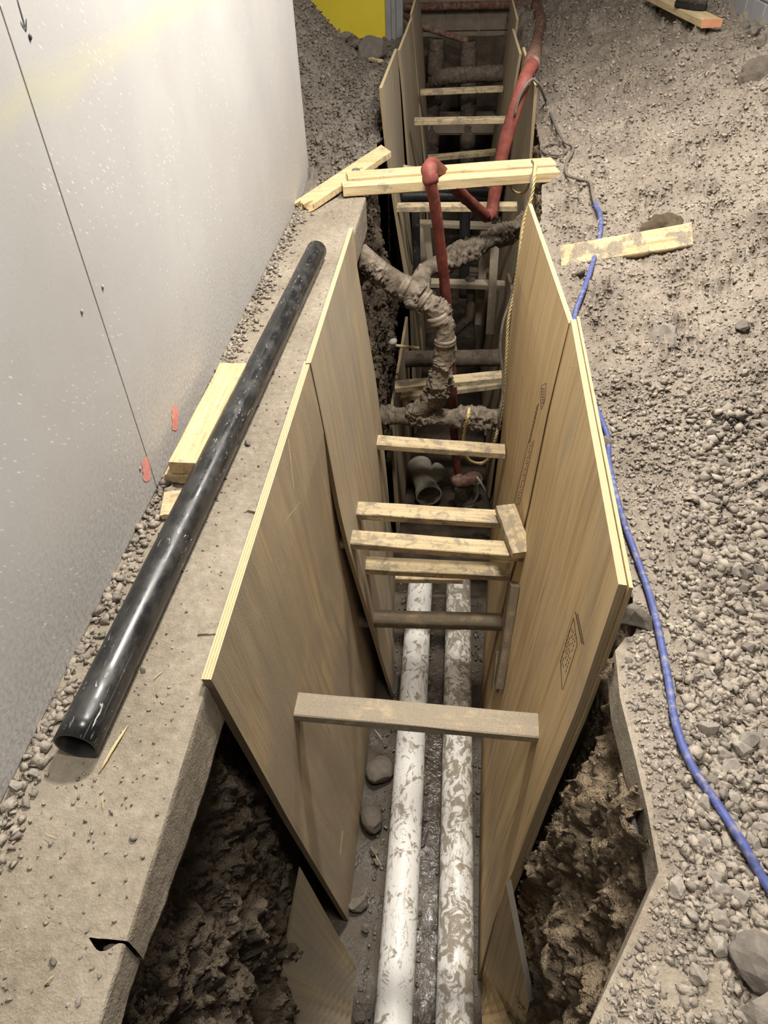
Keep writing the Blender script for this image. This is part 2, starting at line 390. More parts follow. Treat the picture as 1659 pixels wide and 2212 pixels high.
def resample(pts, n):
    P = np.asarray(pts, float); d = np.r_[0, np.cumsum(np.linalg.norm(np.diff(P, axis=0), axis=1))]
    t = np.linspace(0, d[-1], n); return np.stack([np.interp(t, d, P[:, k]) for k in range(3)], 1)
def catmull(pts, n=8):
    P = np.asarray(pts, float); P = np.vstack([2 * P[0] - P[1], P, 2 * P[-1] - P[-2]]); out = []
    for i in range(1, len(P) - 2):
        a, b, c, d = P[i - 1], P[i], P[i + 1], P[i + 2]
        for t in np.linspace(0, 1, n, endpoint=False):
            out.append(0.5 * ((2 * b) + (-a + c) * t + (2 * a - 5 * b + 4 * c - d) * t * t + (-a + 3 * b - 3 * c + d) * t ** 3))
    out.append(P[-2]); return np.array(out)
def frames(P):
    T = np.gradient(P, axis=0); T /= np.linalg.norm(T, axis=1)[:, None] + 1e-12
    up = np.array([0, 0, 1.0]) if abs(T[0][2]) < 0.9 else np.array([0, 1.0, 0])
    N = np.cross(T[0], up); N /= np.linalg.norm(N); Ns = [N]
    for k in range(1, len(P)):
        N = N - T[k] * (N @ T[k]); N /= np.linalg.norm(N); Ns.append(N)
    Ns = np.array(Ns); B = np.cross(T, Ns); return T, Ns, B
def tube(name, P, r, mat, seg=14, parent=None, disp=None, inner=None, caps=True, flat=1.0, smooth=True):
    """sweep along P; r number or array; disp(points)->offset; inner = wall thickness for an open pipe"""
    P = np.asarray(P, float); n = len(P); T, N, B = frames(P)
    r = np.full(n, r) if np.isscalar(r) else np.asarray(r)
    a = np.linspace(0, 2 * math.pi, seg, endpoint=False)
    dirs = N[:, None, :] * np.cos(a)[None, :, None] + B[:, None, :] * np.sin(a)[None, :, None] * flat
    V = P[:, None, :] + dirs * r[:, None, None]
    if disp is not None:
        o = disp(V.reshape(-1, 3)).reshape(n, seg); V = V + dirs * o[:, :, None]
    verts = list(V.reshape(-1, 3)); faces = []; uv = []
    L = np.r_[0, np.cumsum(np.linalg.norm(np.diff(P, axis=0), axis=1))]
    for i in range(n - 1):
        for j in range(seg):
            k = (j + 1) % seg
            faces.append((i * seg + j, i * seg + k, (i + 1) * seg + k, (i + 1) * seg + j))
            c0, c1 = j / seg * 0.5, (j + 1) / seg * 0.5
            uv += [(L[i], c0), (L[i], c1), (L[i + 1], c1), (L[i + 1], c0)]
    if inner:
        V2 = P[:, None, :] + dirs * (r[:, None, None] - inner); b0 = len(verts); verts += list(V2.reshape(-1, 3))
        for i in range(n - 1):
            for j in range(seg):
                k = (j + 1) % seg
                faces.append((b0 + i * seg + j, b0 + (i + 1) * seg + j, b0 + (i + 1) * seg + k, b0 + i * seg + k)); uv += [(0, 0)] * 4
        for e, rev in ((0, False), (n - 1, True)):
            for j in range(seg):
                k = (j + 1) % seg; q = (e * seg + j, b0 + e * seg + j, b0 + e * seg + k, e * seg + k)
                faces.append(q[::-1] if rev else q); uv += [(0.3, 0.3)] * 4
    elif caps:
        faces.append(tuple(range(seg))[::-1]); uv += [(0.3, 0.3)] * seg
        faces.append(tuple((n - 1) * seg + j for j in range(seg))); uv += [(0.3, 0.3)] * seg
    return mesh(name, verts, faces, mat, parent, smooth, uv)
def bvh_of(o):
    me = o.data; mw = o.matrix_world
    return BVHTree.FromPolygons([mw @ v.co for v in me.vertices], [tuple(p.vertices) for p in me.polygons])
def hit(b, px, py):
    r = Vector(ray(px, py)).normalized()
    h = b.ray_cast(Vector(CAM), r)
    return None if h[0] is None else (np.array(h[0]), np.array(h[1]))
def hitg(b, px, py, z=0.15):
    h = hit(b, px, py)
    return h[0] if h is not None else onz(px, py, z)

def box_local(L, w, t, jit=0.0, seg=6):
    """a board centred on its length axis X, with small random dents; returns verts, faces"""
    xs = np.linspace(-L / 2, L / 2, seg + 1); V = []; Fc = []
    bv = min(w, t) * 0.09
    prof = [(-w / 2 + bv, -t / 2), (w / 2 - bv, -t / 2), (w / 2, -t / 2 + bv), (w / 2, t / 2 - bv), (w / 2 - bv, t / 2), (-w / 2 + bv, t / 2), (-w / 2, t / 2 - bv), (-w / 2, -t / 2 + bv)]
    for x in xs:
        for (a, b) in prof:
            V.append((x + random.uniform(-jit, jit), a + random.uniform(-jit, jit), b + random.uniform(-jit, jit)))
    m = len(prof)
    for i in range(seg):
        for j in range(m):
            k = (j + 1) % m; Fc.append((i * m + j, i * m + k, (i + 1) * m + k, (i + 1) * m + j))
    Fc.append(tuple(range(m))[::-1]); Fc.append(tuple(seg * m + j for j in range(m)))
    return V, Fc
def board(name, A, B, w, t, mat, label, cat='board', up=(0, 0, 1), group=None, anchor='fronttop', jit=0.0012, parent=None):
    """lumber from A to B. w = width along 'depth', t = thickness along up.
    anchor 'fronttop': A-B is the front top edge (nearest the camera); 'centre': A-B the centre line"""
    A = np.asarray(A, float); B = np.asarray(B, float)
    X = B - A; L = np.linalg.norm(X); X /= L
    U = np.asarray(up, float); U = U - X * (U @ X); U /= np.linalg.norm(U)
    Yv = np.cross(U, X)
    c = (A + B) / 2
    if anchor == 'fronttop': c = c + Yv * w / 2 - U * t / 2
    V, Fc = box_local(L, w, t, jit)
    me = bpy.data.meshes.new(name); me.from_pydata(V, [], Fc); me.materials.append(MATS[mat]); me.update()
    o = bpy.data.objects.new(name, me); link(o)
    o.matrix_world = Matrix(((X[0], Yv[0], U[0], c[0]), (X[1], Yv[1], U[1], c[1]), (X[2], Yv[2], U[2], c[2]), (0, 0, 0, 1)))
    if label: tag(o, label, cat, group)
    return o

def rock_mesh(name, sub, seed, mat, rough=0.28, flat=0.7, cuts=14, dr=(.48, .78)):
    bm = bmesh.new(); bmesh.ops.create_icosphere(bm, subdivisions=sub, radius=1.0)
    P = np.array([v.co[:] for v in bm.verts]); r_ = np.random.default_rng(seed)
    # cut by random planes to get facets
    for _ in range(cuts):
        n = r_.normal(size=3); n /= np.linalg.norm(n); d = r_.uniform(*dr)
        s = P @ n - d; k = s > 0; P[k] -= np.outer(s[k], n)
    P += (fbm(P, 1.6, 3, 0.5, seed) * rough * 0.5)[:, None] * P
    P *= np.array([1.0, r_.uniform(0.65, 0.95), flat * r_.uniform(0.75, 1.1)])
    for v, p in zip(bm.verts, P): v.co = p
    me = bpy.data.meshes.new(name); bm.to_mesh(me); bm.free(); me.materials.append(MATS[mat])
    return me
def place(name, me, loc, scale, label=None, cat=None, group=None, parent=None, rot=None):
    o = bpy.data.objects.new(name, me); link(o, parent)
    o.location = loc; o.scale = (scale,) * 3 if np.isscalar(scale) else scale
    o.rotation_euler = rot if rot is not None else (random.uniform(-0.4, 0.4), random.uniform(-0.4, 0.4), random.uniform(0, 6.28))
    if label: tag(o, label, cat, group)
    return o

# ------------------------------------------------------------------ ground heights
FLOOR = -2.32
def xe_right(y):
    y = np.asarray(y, float)
    e = np.where(y < 0.512, 0.25 + (y - 0.285) * 0.648, 0.397 + (y - 0.512) * -0.035)
    f = np.interp(y, [0, .97, 1.06, 2.3, 2.9, 3.42, 3.55, 4.0, 4.85, 10], [.385, .385, .445, .452, .425, .385, .41, .45, .50, .50])
    return np.where(y > 0.95, f, e)
def h_right(x, y):
    x = np.asarray(x, float); y = np.asarray(y, float)
    s = np.maximum(0, x - 0.5)
    slope = 0.035 + 0.165 * sst(1.4, 3.2, y)
    z = s * slope + 0.10 * sst(0.9, 1.8, x) * sst(1.0, 2.2, y) - 0.05 * np.exp(-((x - 1.25) / 0.35) ** 2 - ((y - 1.9) / 0.7) ** 2)
    return z + 0.12 * sst(6.5, 9.0, y) * sst(0.5, 1.2, x)
def h_left(x, y):
    x = np.asarray(x, float); y = np.asarray(y, float)
    s = np.maximum(0, -x - 0.86)
    return (0.04 * sst(5.0, 6.8, y) + 0.05 * np.maximum(0, -x - 0.5) * sst(4.3, 6.2, y)) * (1 - .95 * sst(6.6, 7.8, y)) + 0.95 * s * sst(4.3, 6.4, y) * (1 - .9 * sst(7.2, 8.2, y))

def ground_right():
    nr, nc = 620, 300
    t = np.linspace(0, 1, nr); y = 0.06 + 9.9 * t ** 1.75
    s = np.linspace(0, 1, nc) ** 1.25
    Yg, Sg = np.meshgrid(y, s, indexing='ij')
    X0 = xe_right(Yg) + 0.012
    Xg = X0 + (2.03 - X0) * Sg
    p = np.stack([Xg.ravel(), Yg.ravel(), np.zeros(Xg.size)], 1)
    z = h_right(Xg, Yg).ravel()
    edge = sst(0.0, 0.10, (Xg - X0).ravel())
    z = z + edge * (0.036 * fbm(p, 3.0, 4, 0.55, 3) + (0.042 * ridged(p * np.array([1, .7, 1]), 6.0, 5, 9) + 0.050 * sst(.12, .45, fbm(p, 8, 4, .6, 10)) * (1 + .6 * fbm(p, 30, 2, .6, 12))) * sst(0.8, 3.2, p[:, 1]) + 0.014 * fbm(p, 40, 3, 0.6, 5) + 0.007 * fbm(p, 130, 2, 0.6, 6))
    z = z + (1 - edge) * 0.004 * fbm(p, 60, 3, 0.6, 7) + 0.008 * edge
    crumble = 0.012 * fbm(p, 25, 3, 0.6, 21) * (1 - sst(0.0, 0.05, (Xg - X0).ravel()))
    V = np.stack([Xg.ravel() + crumble, Yg.ravel(), z], 1).reshape(nr, nc, 3)
    # skirt down at the trench side
    sk = V[:, :1].copy(); sk[:, :, 2] -= 0.03; sk[:, :, 0] += 0.006
    V = np.concatenate([sk, V], 1)
    o = fastgrid('ground_right', V, 'dirt_pale', smooth=True)
    return tag(o, 'loose gravelly dirt rising to the right of the trench', kind='structure')
G_R = ground_right(); B_R = bvh_of(G_R)
def ground_left():
    nr, nc = 260, 220
    y = 3.84 + 5.0 * np.linspace(0, 1, nr) ** 1.2; x = -0.50 - 2.0 * np.linspace(0, 1, nc) ** 1.2
    Yg, Xg = np.meshgrid(y, x, indexing='ij')
    p = np.stack([Xg.ravel(), Yg.ravel(), np.zeros(Xg.size)], 1)
    z = h_left(Xg, Yg).ravel() + 0.05 * fbm(p, 3.2, 5, 0.55, 31) + (0.060 * ridged(p, 6, 5, 33) + 0.05 * sst(.12, .42, fbm(p, 9, 4, .6, 34))) * (1 - .6 * sst(6.2, 7.4, p[:, 1])) + 0.014 * fbm(p, 45, 3, 0.6, 35)
    z = z * sst(3.84, 4.1, p[:, 1]) * 1.0 - 0.005
    V = np.stack([Xg.ravel() + 0.02 * fbm(p, 15, 3, 0.6, 36) * (Xg.ravel() > -0.56), Yg.ravel(), z], 1).reshape(nr, nc, 3)
    o = fastgrid('ground_left', V, 'dirt', flip=True)
    return tag(o, 'excavated dirt heap beyond the end of the pale wall', kind='structure')
G_L = ground_left(); B_L = bvh_of(G_L)

# ------------------------------------------------------------------ plywood sheets
SHEETS = {}
def sheet(key, near, far, label, side, mat='plywood', th=0.018, edge='ply_edge', nu=14, nv=26, bow=0.0, rag=True, nedge='ply_edge_dirty'):
    """near/far: 3D points from top to bottom; side=+1 right of the trench (thickness to +x), -1 left"""
    A = resample(near, nv); Bf = resample(far, nv)
    u = np.linspace(0, 1, nu)
    Fp = A[:, None, :] * (1 - u)[None, :, None] + Bf[:, None, :] * u[None, :, None]
    if bow:
        vv = np.linspace(0, 1, nv); Fp[:, :, 0] += bow * np.sin(math.pi * u)[None, :] * vv[:, None]
    if rag:
        Fp[-1, :, 2] += rng.normal(0, 0.003, nu)
    nrm = np.array([side, 0, 0.0])
    gx = np.gradient(Fp, axis=0); gy = np.gradient(Fp, axis=1); nn = np.cross(gx, gy); nn /= np.linalg.norm(nn, axis=2)[:, :, None]
    nn *= np.sign((nn @ nrm))[:, :, None]
    Bk = Fp + nn * th
    verts = np.concatenate([Fp.reshape(-1, 3), Bk.reshape(-1, 3)]); N = nv * nu
    hgt = np.linalg.norm(A[-1] - A[0]); wid = np.linalg.norm(Bf[0] - A[0])
    faces = []; uv = []; mi = []
    def id(i, j, b=0): return b * N + i * nu + j
    for i in range(nv - 1):
        for j in range(nu - 1):
            q = [(i, j), (i, j + 1), (i + 1, j + 1), (i + 1, j)]
            for b in (0, 1):
                qq = q if (b == 0) == (side < 0) else q[::-1]
                faces.append([id(*k, b) for k in qq]); mi.append(0)
                uv += [(k[1] / (nu - 1) * wid, k[0] / (nv - 1) * hgt) for k in qq]
    def strip(idx, m):
        for a, b in zip(idx[:-1], idx[1:]):
            faces.append([id(*a), id(*b), id(*b, 1), id(*a, 1)]); mi.append(m)
            la = a[1] / (nu - 1) * wid + a[0] / (nv - 1) * hgt; lb = b[1] / (nu - 1) * wid + b[0] / (nv - 1) * hgt
            uv.extend([(la, 0), (lb, 0), (lb, 1), (la, 1)])
    strip([(0, j) for j in range(nu)], 1); strip([(nv - 1, j) for j in range(nu)], 2)
    strip([(i, 0) for i in range(nv)], 2); strip([(i, nu - 1) for i in range(nv)], 2)
    o = mesh('plywood_sheet', verts, faces, [mat, edge, nedge], None, False, uv, mi)
    bm = bmesh.new(); bm.from_mesh(o.data); bmesh.ops.recalc_face_normals(bm, faces=bm.faces); bm.to_mesh(o.data); bm.free()
    tag(o, label, 'plywood', 'plywood sheets shoring the trench')
    SHEETS[key] = (o, BVHTree.FromPolygons([Vector(v) for v in Fp.reshape(-1, 3)], [tuple(f) for f in gridfaces(nv, nu)]))
    return o
def py_(lst): return [ony(a, b, c) for a, b, c in lst]

sheet('L1', py_([(456, 1468, .82), (552, 1640, .88), (629, 1780, .95), (752, 1988, 1.09)]),
      [onz(671, 780, .045), ony(703, 907, 2.14), ony(734, 1101, 2.25), onz(820, 1412, -2.30)],
      'mud-dusted plywood sheet, nearest on the left side of the trench', -1, 'plywood_muddy', th=.022)
sheet('L2', py_([(671, 784, 2.09), (697, 907, 2.09), (734, 1101, 2.11), (754, 1185, 2.12), (791, 1308, 2.16)]) + [onz(851, 1505, -2.30)],
      py_([(763, 492, 3.29), (772, 577, 3.29), (792, 697, 3.29), (812, 819, 3.29), (826, 932, 3.29), (836, 1030, 3.29), (854, 1248, 3.29)]),
      'grey-smeared plywood sheet on the left, just past the end of the black pipe', -1, 'plywood_dusty')
r1n = py_([(1336, 1262, 1.06), (1250, 1520, 1.03), (1168, 1720, 1.0), (1112, 1870, .97), (1100, 1900, .96), (1068, 1984, .94), (1032, 2116, .9)])
r1f = py_([(1233, 690, 2.28), (1188, 881, 2.28), (1144, 1100, 2.28), (1119, 1208, 2.28), (1104, 1256, 2.28), (1041, 1522, 2.28)])
sheet('R1', r1n, r1f, 'bright tan plywood sheet, inner face of the near right stack', 1, 'plywood', th=.0095)
def shifted(pts, dx, dz=0.0, dy=0.0): return [np.array(p) + np.array([dx, dy, dz]) for p in pts]
sheet('R1b', shifted(r1n, .0115, -.006, .004), shifted(r1f, .0115, -.004, .01), 'middle plywood sheet sandwiched in the near right stack', 1, 'plywood', th=.0085)
sheet('R1c', shifted(r1n, .0225, -.002, -.006), shifted(r1f, .0225, .002, .02), 'outermost plywood sheet of the near right stack, beside the blue cable', 1, 'plywood', th=.0085)
sheet('R2', py_([(1229, 698, 2.295), (1184, 884, 2.295), (1140, 1100, 2.295), (1113, 1208, 2.295), (1098, 1256, 2.295), (1037, 1518, 2.295)]),
      py_([(1141, 440, 3.42), (1114, 590, 3.42), (1095, 780, 3.42), (1084, 930, 3.42), (1068, 1050, 3.42), (1052, 1250, 3.42)]),
      'tan plywood sheet on the right with its tip beside the yellow rope', 1, 'plywood')
sheet('LB', py_([(575, 2260, .60)]) + [onz(752, 2260, -2.31)], py_([(652, 1880, .905)]) + [onz(770, 2092, -2.31)],
      'low plywood offcut standing at the left foot of the trench, by the white pipes', -1, 'plywood_dusty', nu=8, nv=14)
sheet('RB', py_([(1143, 2165, .70), (1128, 2260, .70)]) + [onz(1042, 2260, -2.31)], py_([(1093, 1908, .86), (1065, 2010, .86)]) + [onz(1039, 2118, -2.31)],
      'low plywood offcut standing at the right foot of the trench', 1, 'plywood', nu=8, nv=14, edge='ply_edge_dusty', th=.022)
# the far shoring
f1n = py_([(825, 190, 4.9), (835, 300, 4.9), (857, 459, 4.9), (879, 595, 4.9), (890, 660, 4.9)]); f1n.append(np.array([-.26, 4.9, -2.3]))
f1f = py_([(858, 105, 6.1), (865, 200, 6.1), (874, 347, 6.1)]); f1f.append(np.array([-.26, 6.1, -2.3]))
sheet('F1', f1n, f1f, 'grey weathered plywood sheet on the left beyond the crossing plank', -1, 'plywood_dusty')
f2n = py_([(864, 108, 6.12), (873, 200, 6.12), (884, 347, 6.12), (893, 430, 6.12)]); f2n.append(np.array([-.25, 6.12, -2.3]))
f2f = py_([(894, 30, 7.5), (903, 150, 7.5), (917, 351, 7.5)]); f2f.append(np.array([-.26, 7.5, -2.3]))
sheet('F2', f2n, f2f, 'tall weathered plywood sheet on the left, second beyond the crossing plank', -1, 'plywood_dusty')
f3n = py_([(890, 30, 7.3), (905, 200, 7.3), (920, 351, 7.3)]); f3n.append(np.array([-.22, 7.3, -2.2]))
f3f = py_([(905, -25, 8.5), (913, 70, 8.5), (926, 300, 8.5)]); f3f.append(np.array([-.22, 8.5, -2.2]))
sheet('F3', f3n, f3f, 'tan plywood sheet at the far left end of the trench', -1, 'plywood_dusty')
g1n = py_([(1155, 184, 4.9), (1143, 347, 4.9), (1125, 520, 4.9)]); g1n.append(np.array([.32, 4.9, -2.3]))
g1f = py_([(1128, 102, 6.1), (1117, 200, 6.1), (1100, 347, 6.1)]); g1f.append(np.array([.30, 6.1, -2.3]))
sheet('G1', g1n, g1f, 'grey plywood sheet on the right with the red hose draped over it', 1, 'plywood_dusty')
g2n = py_([(1122, 116, 6.0), (1108, 200, 6.0), (1085, 347, 6.0)]); g2n.append(np.array([.27, 6.0, -2.3]))
g2f = py_([(1106, 62, 7.3), (1090, 180, 7.3), (1066, 347, 7.3)]); g2f.append(np.array([.24, 7.3, -2.3]))
sheet('G2', g2n, g2f, 'weathered plywood sheet on the right behind the draped red hose', 1, 'plywood_dusty')
g3n = py_([(1116, 42, 7.3), (1100, 150, 7.3)]); g3n.append(np.array([.30, 7.3, -2.2]))
g3f = py_([(1104, -5, 8.5), (1092, 100, 8.5)]); g3f.append(np.array([.28, 8.5, -2.2]))
sheet('G3', g3n, g3f, 'narrow plywood sheet at the far right end of the trench', 1, 'plywood_dusty')
m1n = [ony(846, 897, 3.72)]; m1n.append(np.array([m1n[0][0] + .03, 3.72, -2.35]))
m1f = [ony(881, 684, 4.75)]; m1f.append(np.array([m1f[0][0] + .03, 4.75, -2.35]))
sheet('M1', m1n, m1f, 'low plywood sheet standing on the left behind the muddy crossing pipe', -1, 'plywood_dusty', edge='ply_edge_dirty')
m2n = [ony(1111, 650, 4.15)]; m2n.append(np.array([m2n[0][0] - .05, 4.15, -2.35]))
m2f = [ony(1095, 590, 4.85)]; m2f.append(np.array([m2f[0][0] - .05, 4.85, -2.35]))
sheet('M2', m2n, m2f, 'low plywood sheet on the right behind the hanging rope', 1, 'plywood_dusty', edge='ply_edge_dirty')

# stamped print on the plywood faces
def stamp(key, lines, w, mat='ink', nm='ink_stamp'):
    o, b = SHEETS[key]; V = []; Fc = []
    for pl in lines:
        (x0, y0), (x1, y1) = pl[:2]; ww = pl[2] if len(pl) > 2 else w
        n = 4
        dx, dy = x1 - x0, y1 - y0; L = math.hypot(dx, dy) or 1; nx, ny = -dy / L * ww / 2, dx / L * ww / 2
        base = len(V); ok = True; pts = []
        for i in range(n + 1):
            t = i / n
            for s in (1, -1):
                h = hit(b, x0 + dx * t + nx * s, y0 + dy * t + ny * s)
                if h is None: ok = False; break
                d = CAM - h[0]; d /= np.linalg.norm(d); pts.append(h[0] + d * 0.0012)
            if not ok: break
        if not ok: continue
        V += pts
        for i in range(n): Fc.append((base + 2 * i, base + 2 * i + 1, base + 2 * i + 3, base + 2 * i + 2))
    if V:
        q = mesh(nm, V, Fc, mat, o)
        if nm == 'ink_stamp': q['kind'] = 'stuff'
L_ = []
for (a, b) in (((1239, 1335), (1211, 1430)), ((1239, 1335), (1247, 1392)), ((1247, 1392), (1216, 1490)), ((1211, 1430), (1214, 1490))): L_.append((a, b, 1.2))
for k in range(5):
    for q in range(9):
        t = q / 9.0
        x0 = 1237 - 24 * t + k * 3.0 - 4; y0 = 1352 + 82 * t + k * 5.5
        if (q * 7 + k * 3) % 5: L_.append(((x0, y0), (x0 - 1.6, y0 + 6.0), 1.3))
for q in range(6):
    x0 = 1243 + q * 2.2; y0 = 1322 + q * 11
    L_.append(((x0, y0), (x0 + 3.4, y0 + 14), 2.0)); L_.append(((x0 + 5, y0 + 4), (x0 + 7, y0 + 16), 1.6))
stamp('R1', L_, 1.3)
L_ = []
for (a, b) in (((1170, 833), (1180, 828)), ((1180, 828), (1178, 860)), ((1178, 860), (1170, 885)), ((1170, 885), (1167, 865)), ((1167, 865), (1170, 833))): L_.append((a, b, 1.0))
for k in range(3):
    for q in range(6): L_.append(((1171 + k * 2.4, 838 + q * 6), (1170.5 + k * 2.4, 842 + q * 6), 1.2))
for q in range(9):
    L_.append(((1164 - q * 2.2, 872 + q * 9.5), (1161 - q * 2.2, 880 + q * 9.5), 1.7)); L_.append(((1160 - q * 2.2, 878 + q * 9.5), (1158 - q * 2.2, 885 + q * 9.5), 1.3))
for q in range(22):
    for k in range(3):
        if (q + 2 * k) % 4: L_.append(((1150 - q * 1.45 + k * 3 - 3, 955 + q * 6.3), (1149 - q * 1.45 + k * 3 - 3, 959 + q * 6.3), 1.1))
L_.append(((1143, 950), (1111, 1085), 1.0)); L_.append(((1154, 950), (1122, 1090), 1.0))
stamp('R2', L_, 1.2)
# pale scratches and staples on the sheets
for q in (((623, 948), (635, 1055), 1.6), ((616, 1125), (648, 1085), 2.0), ((740, 1795), (735, 1845), 2.6)): stamp('L1', [q], 1.6, 'straw', 'scratch')
for q in (((1225, 793), (1240, 793), 1.6), ((1240, 838), (1252, 838), 1.6)): stamp('R1', [q], 1.5, 'straw', 'staple')

# ------------------------------------------------------------------ spreaders (2x4 struts between the sheets)
def spreader(lk, l, r, label, mat='lumber', w=.089, t=.038, right=None, **kw):
    h = hit(SHEETS[lk][1], *l)
    A = h[0]
    Bp = ony(r[0], r[1], A[1])
    if right:
        hr = hit(SHEETS[right][1], *r)
        if hr is not None and abs(hr[0][1] - A[1]) < 0.5: Bp = hr[0]
    return board('timber_strut', A, Bp, w, t, mat, label, 'timber', group='timber struts bracing the sheets', **kw), A, Bp
SP = {}
SP['s1'] = spreader('L1', (634, 1545), (1179, 1594), 'near mud-caked timber strut, the longest one over the white pipes', 'lumber_muddy')
SP['s2'] = spreader('L1', (773, 1345), (1093, 1354), 'dark wet timber strut directly above the two white pipes', 'lumber_dark')
SP['s3'] = spreader('L2', (788, 1230), (1104, 1245), 'pale cracked timber strut just past the ends of the white pipes', 'lumber')
SP['s4'] = spreader('L1', (734, 1172), (1150, 1204), 'timber strut carrying the near end of the short block', 'lumber')
SP['s5'] = spreader('L2', (769, 1110), (1090, 1130), 'timber strut carrying the far end of the short block', 'lumber')
SP['s6'] = spreader('L2', (813, 960), (1092, 980), 'clean timber strut in front of the muddy crossing pipe', 'lumber')
for k in SP: print(k, SP[k][1].round(3), SP[k][2].round(3))
y3 = SP['s3'][1][1]
board('timber_strut', ony(853, 1250, y3 + .35), ony(1000, 1252, y3 + .35), .089, .038, 'lumber', 'short board low behind the ends of the white pipes', 'timber')
# short block lying across s4 and s5
a4 = lerp(SP['s4'][1], SP['s4'][2], .94); a5 = lerp(SP['s5'][1], SP['s5'][2], .98)
blk_n = ony(1131, 1183, a4[1] - .03); blk_f = ony(1094, 1072, a5[1] + .06)
blk_n[2] = a4[2] + .040; blk_f[2] = a5[2] + .040
board('timber_block', blk_f, blk_n, .089, .038, 'lumber', 'short timber block lying lengthwise across two struts', 'timber', anchor='centre')
# upright cleats against the right sheets
def cleat(key, top, bot, label, mat, w=.089, t=.038):
    a = hit(SHEETS[key][1], *top)[0]; b = hit(SHEETS[key][1], *bot)[0]
    n = np.array([-1.0, 0, 0]); a = a + n * (t / 2 + .002); b = b + n * (t / 2 + .002)
    return board('timber_cleat', a, b, w, t, mat, label, 'timber', up=(-1, 0, 0), anchor='centre')
cleat('R1', (1122, 1262), (1088, 1480), 'upright dark timber cleat against the right sheet below the block', 'lumber_dark')
cleat('R1', (1086, 1410), (1076, 1492), 'small wet timber cleat low on the right sheet', 'lumber_dark', .06, .03)

def far_strut(l, r, y, label, mat='lumber', yr=None, **kw):
    return board('timber_strut', ony(*l, y), ony(*r, yr or y), .089, .038, mat, label, 'timber', group='timber struts bracing the sheets', **kw)
far_strut((853, 838), (1094, 815), 3.80, 'slightly tilted timber strut just behind the muddy riser pipe', 'lumber', yr=3.85)
far_strut((860, 860), (1092, 828), 4.15, 'rough-edged timber strut tilted up to the right beneath another', 'lumber')
far_strut((878, 610), (1091, 617), 4.93, 'grey timber strut behind the red hose, below the slanted pipe', 'lumber_muddy')
far_strut((887, 578), (1078, 590), 5.5, 'grey timber strut half hidden behind the slanted pipe', 'lumber_muddy')
far_strut((857, 447), (1118, 445), 4.92, 'speckled timber strut just below the crossing plank', 'lumber')
far_strut((904, 482), (1078, 488), 5.9, 'dim timber strut low beneath the speckled one', 'lumber_muddy')
far_strut((870, 364), (1078, 396), 5.2, 'timber strut half hidden behind the crossing plank', 'lumber')
far_strut((900, 412), (1064, 417), 6.0, 'timber strut seen in the gap under the crossing plank', 'lumber_muddy')
far_strut((924, 340), (1071, 327), 6.75, 'thin timber strut tilted up right, third from the far end', 'lumber')
far_strut((895, 260), (1096, 256), 6.2, 'timber strut second from the far end of the trench', 'lumber')
far_strut((908, 197), (1087, 189), 7.2, 'timber strut farthest along the trench, under the dark bend', 'lumber')
# upright studs in the dim middle of the trench
for i, (px_, py0, py1, y, lab) in enumerate([
        (1048, 500, 700, 5.1, 'dim upright stud in the shade right of the red hose'),
        (1072, 470, 720, 5.0, 'upright stud leaning at the right behind the slanted pipe'),
        (905, 490, 600, 5.6, 'dim upright stud on the left under the speckled strut'),
        (921, 485, 640, 5.8, 'thin upright stud in the shade left of the red hose')]):
    a = ony(px_, py0, y); b = ony(px_ + (14 if px_ < 1000 else -14), py1, y - .1)
    board('timber_stud', a, b, .06, .035, 'lumber_muddy', lab, 'timber', up=(0, -1, 0), anchor='centre')

# ------------------------------------------------------------------ left slab and wall
def prism(name, poly, z0, z1, mat, parent=None, wob=0.0):
    """horizontal polygon extruded z0..z1 with a wobbling rim"""
    n = len(poly); V = [(x, y, z1) for x, y in poly] + [(x + random.uniform(-wob, wob), y, z0 + random.uniform(-wob, wob)) for x, y in poly]
    Fc = [tuple(range(n)), tuple(range(2 * n - 1, n - 1, -1))] + [(i, n + i, n + (i + 1) % n, (i + 1) % n) for i in range(n)]
    o = mesh(name, V, Fc, mat, parent)
    bm = bmesh.new(); bm.from_mesh(o.data); bmesh.ops.recalc_face_normals(bm, faces=bm.faces); bm.to_mesh(o.data); bm.free()
    return o
def slab_grid(name, y0, y1, xl, xr_fn, th_fn, dz=0.0, seed=0, warp=None):
    ny = max(20, int((y1 - y0) / 0.008)); nx = 60
    y = np.linspace(y0, y1, ny); u = np.linspace(0, 1, nx)
    Yg, Ug = np.meshgrid(y, u, indexing='ij'); XR = xr_fn(Yg); Xg = xl + (XR - xl) * Ug
    p = np.stack([Xg.ravel(), Yg.ravel(), np.zeros(Xg.size)], 1)
    z = dz + 0.005 * fbm(p, 6, 4, 0.55, 41 + seed) + 0.0022 * fbm(p, 90, 3, 0.6, 43 + seed)
    Yw = Yg + (warp(Xg) * (Ug * 0 + (Yg - y0) / (y1 - y0)) if warp else 0)
    V = np.stack([Xg.ravel(), Yw.ravel(), z], 1).reshape(ny, nx, 3)
    rows = []; tv = th_fn(V[:, -1, 1])
    for k, f in enumerate(np.linspace(0.0, 1, 22)):
        q = V[:, -1].copy(); q[:, 2] -= tv * f
        q[:, 0] += 0.003 * (f > 0) + 0.0012 * fbm(q, 30, 3, 0.6, 47 + seed) * (f > 0) + (0.003 * fbm(q, 14, 3, 0.6, 48) if f > .9 else 0)
        q[:, 2] += (0.006 * fbm(q, 20, 3, 0.6, 49) if f > .9 else 0)
        rows.append(q.reshape(-1, 1, 3))
    back = rows[-1].copy(); back[:, :, 0] = xl; rows.append(back)
    o = fastgrid(name, V, 'concrete_slab')
    fastgrid('slab_face', np.concatenate(rows, 1), 'concrete_slab', o)
    return o
